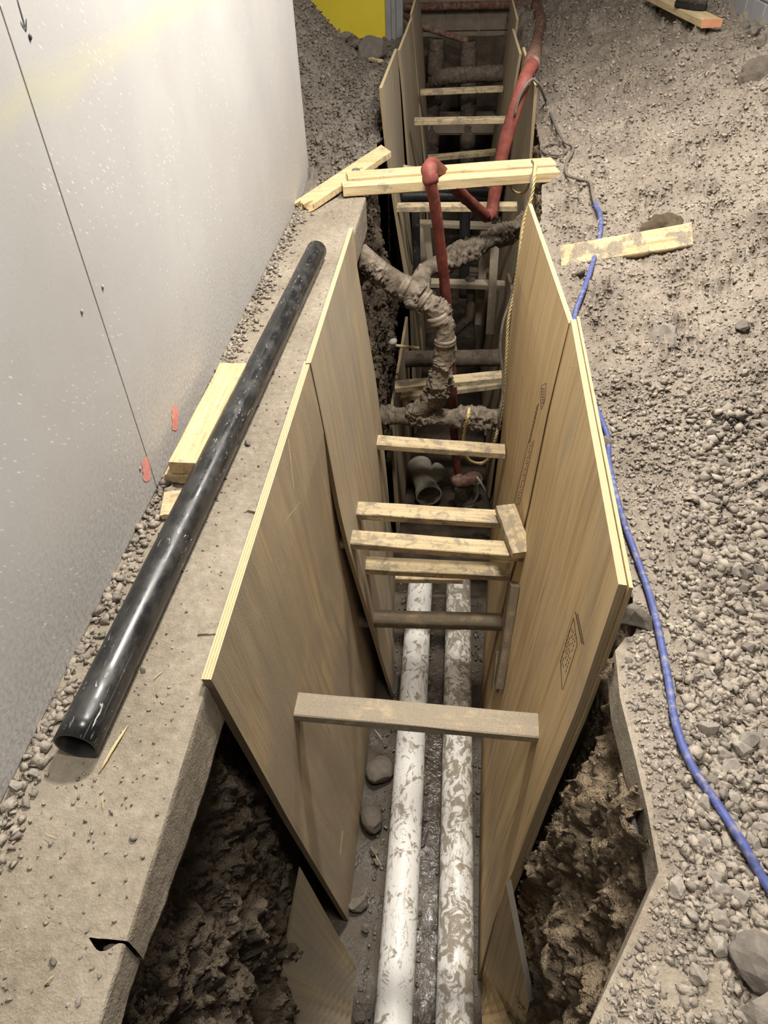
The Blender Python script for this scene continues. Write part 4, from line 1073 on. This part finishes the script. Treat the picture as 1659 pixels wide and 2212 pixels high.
o = tube('water_main', resample([ony(858, 16, 9.80), ony(1120, 10, 9.80), ony(1180, 8, 9.80)], 10), .042, 'red_hose_dusty', 16); tag(o, 'dull red pipe fixed along the far block wall', 'pipe')
o = tube('water_main', resample([ony(862, 26, 9.7), ony(892, 46, 9.2)], 6), .03, 'red_hose_dusty', 12); tag(o, 'short red pipe slanting down beside the door frame', 'pipe')

# ------------------------------------------------------------------ cables and ropes
def on_ground(pts, lift, b=None):
    out = []
    for q in pts:
        h = hit(b or B_R, q[0], q[1])
        if h is None: out.append(onz(q[0], q[1], .05)); continue
        out.append(h[0] + np.array([0, 0, lift + (q[2] if len(q) > 2 else 0)]))
    return out
bl = [(1283, 447), (1294, 470), (1296, 500), (1290, 540), (1278, 580), (1262, 628), (1242, 682), (1236, 720)]
o = tube('power_cable', resample(catmull(on_ground(bl, .017), 8), 90), .0105, 'blue_cable', 12); tag(o, 'blue cable lying on the gravel under the stained offcut', 'cable')
bl = [(1262, 830), (1278, 872), (1298, 918), (1311, 955), (1313, 1005), (1326, 1070), (1346, 1140), (1372, 1212), (1400, 1295), (1422, 1385), (1440, 1480), (1456, 1575), (1488, 1660), (1540, 1740), (1598, 1830), (1645, 1912), (1700, 1990), (1780, 2090), (1880, 2190), (1990, 2290)]
o = tube('power_cable', resample(catmull(on_ground(bl, .016), 10), 200), .0082, 'blue_cable', 14); tag(o, 'long blue cable running along the near right gravel beside the plywood stack', 'cable')
gc = [(1283, 447), (1279, 430), (1272, 402), (1245, 394), (1224, 386), (1222, 362), (1234, 340), (1236, 325), (1215, 310), (1192, 262), (1178, 225)]
Pg = on_ground(gc, .020) + py_([(1166, 188, 4.95), (1152, 171, 4.88), (1136, 184, 4.82), (1120, 215, 4.8), (1112, 250, 4.8)])
o = tube('power_cable', resample(catmull(Pg, 8), 160), .0085, 'grey_cable', 10); tag(o, 'thin dusty dark cable draped over the right sheet and the red hose', 'cable')
lp = [(1220, 322), (1190, 318), (1172, 326), (1178, 338), (1206, 342), (1224, 334)]
o = tube('power_cable', resample(catmull(on_ground(lp, .016), 8), 60), .006, 'grey_cable', 8); tag(o, 'small loop of dark cable on the dirt at the end of the plank', 'cable')
def rope(name, P, r, mat, label, cat='rope'):
    P = resample(P, 260); T, N, B = frames(P); L = np.r_[0, np.cumsum(np.linalg.norm(np.diff(P, axis=0), axis=1))]
    V = []; Fc = []; seg = 6
    for s in range(3):
        ph = L / (r * 7.0) * 2 * math.pi / 1.0 + s * 2.0944
        c = P + (N * np.cos(ph)[:, None] + B * np.sin(ph)[:, None]) * r * .52; b0 = len(V)
        T2, N2, B2 = frames(c)
        for i in range(len(c)):
            for j in range(seg):
                a = j * 2 * math.pi / seg; V.append(c[i] + (N2[i] * math.cos(a) + B2[i] * math.sin(a)) * r * .56)
        for i in range(len(c) - 1):
            for j in range(seg):
                k = (j + 1) % seg; Fc.append((b0 + i * seg + j, b0 + i * seg + k, b0 + (i + 1) * seg + k, b0 + (i + 1) * seg + j))
    o = mesh(name, V, Fc, mat, None, True); tag(o, label, cat); return o
rp = py_([(1152, 346, 4.0), (1157, 356, 3.80), (1155, 375, 3.66), (1147, 430, 3.62), (1131, 480, 3.6), (1121, 560, 3.55), (1111, 625, 3.55), (1098, 690, 3.52), (1094, 760, 3.5), (1091, 830, 3.48), (1086, 870, 3.44), (1077, 918, 3.40), (1068, 955, 3.4), (1060, 985, 3.5), (1040, 1000, 3.55), (1015, 995, 3.5), (1000, 970, 3.42), (1003, 930, 3.38), (1011, 900, 3.36), (1014, 882, 3.42)])
rope('rope', catmull(rp, 8), .0095, 'yellow_rope', 'yellow twisted rope hanging from the plank down past the right sheet')
cb = py_([(1150, 348, 3.98), (1154, 358, 3.79), (1150, 385, 3.65), (1140, 440, 3.62), (1126, 500, 3.6), (1116, 590, 3.56), (1102, 650, 3.54), (1086, 700, 3.5), (1081, 758, 3.48), (1087, 810, 3.46), (1085, 860, 3.42), (1078, 900, 3.38), (1074, 945, 3.42), (1066, 985, 3.52), (1040, 1003, 3.58), (1012, 998, 3.5), (996, 960, 3.42), (1000, 905, 3.36), (1006, 884, 3.42)])
o = tube('power_cable', resample(catmull(cb, 8), 200), .0075, 'grey_cable', 10); tag(o, 'black cord hanging beside the yellow rope over the muddy pipe', 'cable')
o = rope('rope', catmull(py_([(1100, 398, 4.2), (1108, 412, 4.3), (1122, 417, 4.3), (1136, 412, 4.2), (1150, 380, 4.05)]), 8), .007, 'yellow_rope', 'short slack loop of rope hanging under the right end of the plank')
# bottle-like stick with a white head on the left soil
root = empty('stake', tuple(ony(850, 738, 4.0))); tag(root, 'thin stick with a pale knob poking from the left soil', 'stick')
part(tube('stick', resample([ony(852, 746, 4.0), ony(905, 752, 3.95)], 6), .010, 'straw', 8), root)
part(tube('knob', resample([ony(846, 733, 4.0), ony(853, 746, 4.0)], 6), np.array([.012, .026, .03, .026, .018, .012]), 'concrete_pale', 12), root)

# ------------------------------------------------------------------ stones
RM = [rock_mesh('stone', 3, 300 + k, 'stone', .12, .8) for k in range(8)]
LP = [rock_mesh('lump', 4, 460 + k, m_, .5, .75, 6, (.75, .95)) for k, m_ in enumerate(('clay_light', 'dirt_pale'))]
CB = [rock_mesh('cobble', 4, 440 + k, 'stone_dark', .22, .8, 5, (.8, .92)) for k in range(2)]
RMB = [rock_mesh('boulder', 4, 400 + k, 'stone', .35, .8) for k in range(4)]
RMD = [rock_mesh('boulder', 4, 420 + k, 'stone_dark', .35, .8) for k in range(4)]
def named_rock(px_, py_r, r, label, where, me, z=None, name='stone', sink=.25):
    if where == 'R': c = hitg(B_R, px_, py_r, .0)
    elif where == 'L': c = hitg(B_L, px_, py_r, .1)
    else: c = onz(px_, py_r, z)
    c = np.array(c) + np.array([0, 0, r * .7 * (1 - 2 * sink)])
    place(name, me, tuple(c), r, label, 'stone')
named_rock(821, 1668, .088, 'rounded brown cobble between the left sheet and the white pipe, farther one', 'z', CB[0], FLOOR + .03, 'cobble', .3)
named_rock(803, 1772, .085, 'rounded brown cobble against the left sheet, nearer one', 'z', CB[1], FLOOR + .03, 'cobble', .3)
named_rock(778, 1950, .060, 'small angular stone at the foot of the left sheet', 'z', RMD[2], FLOOR + .02)
named_rock(806, 1840, .028, 'tiny pebble in the mud just below the two cobbles', 'z', RMD[3], FLOOR + .02)
named_rock(812, 1862, .024, 'tiny pebble in the mud beside the straw', 'z', RMD[2], FLOOR + .02)
named_rock(790, 2008, .026, 'oval pebble in the mud left of the white pipe', 'z', RMD[1], FLOOR + .02)
named_rock(775, 2200, .030, 'pebble at the bottom edge left of the white pipe', 'z', RMD[0], FLOOR + .02)
named_rock(1672, 2110, .080, 'large broken concrete lump at the lower right corner', 'R', RMB[0], None, 'rubble', .3)
named_rock(1662, 2215, .060, 'broken concrete lump at the very bottom right', 'R', RMB[3], None, 'rubble', .3)
named_rock(1459, 1920, .020, 'pale flat stone just past the corner of the right slab rim', 'R', RMB[1])
named_rock(1298, 965, .035, 'dark stone wedged between the plywood stack and the cable', 'R', RMD[1])
named_rock(1370, 1345, .050, 'large flat dirt-covered rock behind the near corner of the stack', 'R', RMD[2])
named_rock(1480, 1695, .012, 'pale stone touching the blue cable', 'R', RMB[2])
named_rock(1440, 725, .075, 'flat dirt-coated rock half buried in the middle of the slope', 'R', RMB[2], None, 'rock', .75)
named_rock(1605, 712, .030, 'lone rounded stone standing proud at the right of the slope', 'R', RMD[0])
named_rock(1432, 492, .11, 'brown earthen lump behind the stained offcut', 'R', LP[0], None, 'rock', .62)
named_rock(1640, 165, .12, 'large dusty rock with a dark hollow beneath it at the upper right', 'R', LP[1], None, 'rock', .5)
for (a, b, r, lab) in ((1630, 75, .07, 'grey rubble lump against the block wall, tallest'), (1608, 62, .05, 'grey rubble lump against the block wall, leftmost'), (1645, 95, .06, 'grey rubble lump against the block wall, nearest')):
    named_rock(a, b, r, lab, 'R', RMD[2], None, 'rubble')
named_rock(1250, 595, .03, 'stone under the left end of the stained offcut', 'R', RMD[1])
named_rock(808, 122, .17, 'big rounded boulder at the foot of the yellow door', 'L', RMD[0], None, 'boulder', .3)
named_rock(768, 105, .08, 'smaller boulder left of the big one below the yellow door', 'L', RMD[1], None, 'boulder', .3)
named_rock(745, 90, .07, 'upright dark lump of earth against the yellow door', 'L', RMD[3], None, 'rock', .1)
named_rock(690, 298, .06, 'flat dark stone half buried in the left dirt beyond the wall', 'L', RMD[2], None, 'rock', .6)
board('timber_scrap', hitg(B_L, 800, 133) + np.array([0, 0, .02]), hitg(B_L, 822, 138) + np.array([0, 0, .02]), .05, .02, 'lumber_clean', 'small pale stick of wood below the big boulder', 'timber', anchor='centre')

# the largest loose stones on the near right ground, one by one
zones = [((1480, 1659, 900, 1560), 105, (14, 36), 'grey crushed stone in the band along the right edge, beyond the cable', 'crushed stones along the right edge'),
         ((1490, 1659, 1560, 2212), 85, (18, 52), 'grey crushed stone right of the blue cable near the bottom corner', 'crushed stones near the bottom right'),
         ((1345, 1480, 1150, 1900), 60, (8, 22), 'small stone on the dirt between plywood stack and blue cable', 'small stones by the blue cable'),
         ((1300, 1500, 1850, 2212), 30, (7, 24), 'small stone lying on the near dirt of the slab rim', 'small stones on the near slab rim'),
         ((1290, 1500, 680, 1150), 25, (7, 16), 'small pale stone scattered on the middle of the gravel slope', 'small stones on the slope')]
for (x0, x1, y0, y1), n, (s0, s1), lab, grp in zones:
    k = 0
    while k < n:
        a, b = random.uniform(x0, x1), random.uniform(y0, y1)
        h = hit(B_R, a, b)
        if h is None or h[0][0] < float(xe_right(h[0][1])) + .015: continue
        dist = np.linalg.norm(h[0] - CAM); s = lerp(s0, s1, random.random() ** 1.8) / 2 * dist / F
        place('crushed_stone', RM[random.randrange(8)], tuple(h[0] + np.array([0, 0, s * .25])), s, lab, 'stone', grp); k += 1

# gravel that nobody could count
ico_v = []; ico_f = []
bm = bmesh.new(); bmesh.ops.create_icosphere(bm, subdivisions=1, radius=1.0)
ico_v = np.array([v.co[:] for v in bm.verts]); ico_f = np.array([[v.index for v in f.verts] for f in bm.faces]); bm.free()
box_v = np.array([(x, y, z) for x in (-.8, .8) for y in (-.8, .8) for z in (-.8, .8)])
box_f = np.array([(0, 1, 3), (0, 3, 2), (4, 6, 7), (4, 7, 5), (0, 4, 5), (0, 5, 1), (2, 3, 7), (2, 7, 6), (0, 2, 6), (0, 6, 4), (1, 5, 7), (1, 7, 3)])
def gravel(name, C, Sz, mat, label, cat, parent=None, flat=.7, jit=.24, smooth=False):
    n = len(C); base_v, base_f = (ico_v, ico_f) if smooth else (box_v, box_f); m = len(base_v)
    A = rng.normal(size=(n, 3, 3)); Q, _ = np.linalg.qr(A)
    sc = np.stack([np.ones(n), rng.uniform(.5, 1, n), rng.uniform(.35, .85, n)], 1)
    V = base_v[None] * sc[:, None, :] * (1 + rng.normal(0, jit, (n, m))[:, :, None])
    if not smooth: V = V + rng.normal(0, .22, (n, m, 3))
    V = np.einsum('nij,nkj->nki', Q, V); V[:, :, 2] *= flat
    V = V * Sz[:, None, None] + C[:, None, :]
    fs = (base_f[None] + (np.arange(n) * m)[:, None, None]).reshape(-1, 3)
    me = bpy.data.meshes.new(name)
    me.vertices.add(n * m); me.vertices.foreach_set('co', V.reshape(-1).astype(np.float32))
    me.loops.add(len(fs) * 3); me.loops.foreach_set('vertex_index', fs.ravel().astype(np.int32))
    me.polygons.add(len(fs)); me.polygons.foreach_set('loop_start', np.arange(0, len(fs) * 3, 3, dtype=np.int32))
    if smooth: me.polygons.foreach_set('use_smooth', np.ones(len(fs), dtype=bool))
    at = me.attributes.new('tint', 'FLOAT', 'POINT'); at.data.foreach_set('value', np.repeat(rng.uniform(.72, 1.3, n), m).astype(np.float32))
    me.materials.append(MATS[mat]); me.update(calc_edges=True); me.validate()
    o = bpy.data.objects.new(name, me); link(o, parent)
    tag(o, label, cat, None, 'stuff'); return o
# on the right ground: sample by pixel so that density follows what the photo shows
def scatter_right(n, smin, smax, pw, reg, seed):
    r_ = np.random.default_rng(seed); C = []; Z = []
    while len(C) < n:
        a, b = r_.uniform(reg[0], reg[1]), r_.uniform(reg[2], reg[3])
        h = hit(B_R, a, b)
        if h is None or h[0][0] < float(xe_right(h[0][1])) + .01 or h[0][0] > 1.96: continue
        dist = np.linalg.norm(h[0] - CAM); s = lerp(smin, smax, r_.random() ** pw) / 2 * dist / F
        C.append(h[0] + np.array([0, 0, s * .2])); Z.append(s)
    return np.array(C), np.array(Z)
C1, Z1 = scatter_right(11000, 2.5, 8.5, 2.4, (1140, 1700, 0, 1100), 5)
C2, Z2 = scatter_right(6500, 3.5, 15, 2.6, (1270, 1700, 800, 2260), 6)
C4, Z4 = scatter_right(5000, 4, 18, 2.2, (1700, 2500, 100, 2300), 18)
C3, Z3 = scatter_right(3000, 7, 26, 1.8, (1480, 1700, 880, 2260), 8)
gravel('gravel', np.vstack([C1, C2, C3, C4]), np.r_[Z1, Z2, Z3, Z4], 'gravel', 'fine loose gravel strewn over the right-hand dirt', 'gravel')
# left dirt heap
C = []; Z = []
r_ = np.random.default_rng(9)
while len(C) < 3200:
    a, b = r_.uniform(620, 850), r_.uniform(0, 440); h = hit(B_L, a, b)
    if h is None or (h[0][0] < XW + .05 and h[0][1] < 4.3): continue
    s = lerp(2.5, 10, r_.random() ** 2.5) / 2 * np.linalg.norm(h[0] - CAM) / F; C.append(h[0] + np.array([0, 0, s * .2])); Z.append(s)
gravel('gravel', np.array(C), np.array(Z), 'gravel_dark', 'crumbs and clods on the left dirt heap beyond the wall', 'gravel')
# foot of the wall
C = []; Z = []
for k in range(1500):
    yy = .3 + 3.8 * r_.random() ** 1.3; off = abs(r_.normal(0, .030)); s = r_.uniform(.003, .010) * (1.5 if (r_.random() < .15) else 1)
    if yy < 0.95: off *= 0.8; s *= 1.05
    C.append((XW + .006 + off, yy, s * .4)); Z.append(s)
for k in range(900):
    yy = .0 + 3.8 * r_.random() ** 1.5; xx_ = r_.uniform(XW + .02, -.51); s = r_.uniform(.0012, .0042); C.append((xx_, yy, s * .3)); Z.append(s)
gravel('gravel', np.array(C), np.array(Z), 'gravel', 'crumbs of stone along the foot of the pale wall and on the slab', 'gravel')
for (a, b, r, lab) in ((155, 1475, .015, 'small grey stone at the wall foot beside the black pipe'), (85, 1640, .016, 'grey stone in the little pile at the foot of the wall, topmost'), (35, 1700, .020, 'grey stone in the little pile at the foot of the wall, largest'), (55, 1735, .014, 'grey stone in the little pile at the foot of the wall, lower right'), (18, 1745, .015, 'grey stone in the little pile at the foot of the wall, lower left'), (72, 1672, .014, 'grey stone in the little pile at the foot of the wall, right side'),
                       (310, 1447, .010, 'lone stone on the slab right of the black pipe'), (288, 1808, .010, 'lone stone on the slab halfway to its broken corner'), (115, 2078, .009, 'pale stone on the near piece of the slab'), (170, 2165, .008, 'small pale stone at the lower edge of the slab'), (535, 955, .016, 'stone beside the black pipe near the sheet')):
    c = onz(a, b, r * .4); place('stone', RM[int(a) % 8], tuple(c), r, lab, 'stone')
place('rubble', RMD[1], tuple(onz(248, 2068, -.035)), (.030, .026, .026), 'small crumbled lump filling the notch in the near slab edge', 'stone')
# clods on the soil faces
def clods(b, reg, n, smin, smax, seed, label, mat, name):
    r_ = np.random.default_rng(seed); C = []; Z = []
    g = 0
    while len(C) < n and g < n * 30:
        g += 1; q = reg[r_.integers(len(reg))]; a, c = r_.uniform(q[0], q[1]), r_.uniform(q[2], q[3]); h = hit(b, a, c)
        if h is None: continue
        s = lerp(smin, smax, r_.random() ** 2.2) / 2 * np.linalg.norm(h[0] - CAM) / F; C.append(h[0]); Z.append(s)
    gravel(name, np.array(C), np.array(Z), mat, label, 'soil', None, 1.0, .10, True)
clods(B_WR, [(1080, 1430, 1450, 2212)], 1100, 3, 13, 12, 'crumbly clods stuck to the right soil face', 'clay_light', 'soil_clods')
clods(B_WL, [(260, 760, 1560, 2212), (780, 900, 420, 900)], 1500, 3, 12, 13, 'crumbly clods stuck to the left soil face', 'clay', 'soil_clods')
# trench bottom pebbles
C = []; Z = []
r_ = np.random.default_rng(14)
for k in range(700):
    yy = .4 + 2.7 * r_.random(); xx_ = r_.choice([-1, 1]) * r_.uniform(.03, .3); s = r_.uniform(.003, .012); C.append((xx_, yy, FLOOR + .006)); Z.append(s)
gravel('gravel', np.array(C), np.array(Z), 'gravel_dark', 'wet pebbles bedded in the mud of the trench bottom', 'gravel')

# ------------------------------------------------------------------ small litter
def splinter(p, q, w, label, b=None, z=.004, mat='straw'):
    a = onz(*p, z); c = onz(*q, z)
    o = tube('wood_splinter', resample([a, (np.asarray(a) + c) / 2 + np.array([0, 0, .004]), c], 6), np.array([.3, .9, 1, 1, .8, .2]) * w * .55, mat, 6); tag(o, label, 'splinter')
splinter((214, 1670), (277, 1566), .006, 'long pale wood splinter on the slab below the black pipe')
splinter((222, 1720), (224, 1750), .0016, 'short straw standing out on the near slab')
splinter((95, 1802), (122, 1812), .0018, 'short straw on the left of the near slab')
splinter((330, 1470), (352, 1450), .002, 'thin straw on the slab right of the pipe')
splinter((95, 2130), (120, 2105), .002, 'thin straw at the lower left of the slab')
splinter((802, 1828), (824, 1872), .005, 'yellow straw in the mud beside the left white pipe', None, FLOOR + .03)
splinter((808, 1575), (828, 1600), .006, 'chip of wood in the mud past the near strut', None, FLOOR + .03)
for (a, b) in (((430, 1360), (480, 1359)), ((538, 1096), (562, 1100))):
    o = board('trowel_ridge', onz(*a, .004), onz(*b, .004), .03, .006, 'concrete_slab', 'thin raised cement lip on the slab by the sheet, %s' % ('nearer' if a[1] > 1200 else 'farther'), 'cement', anchor='centre')
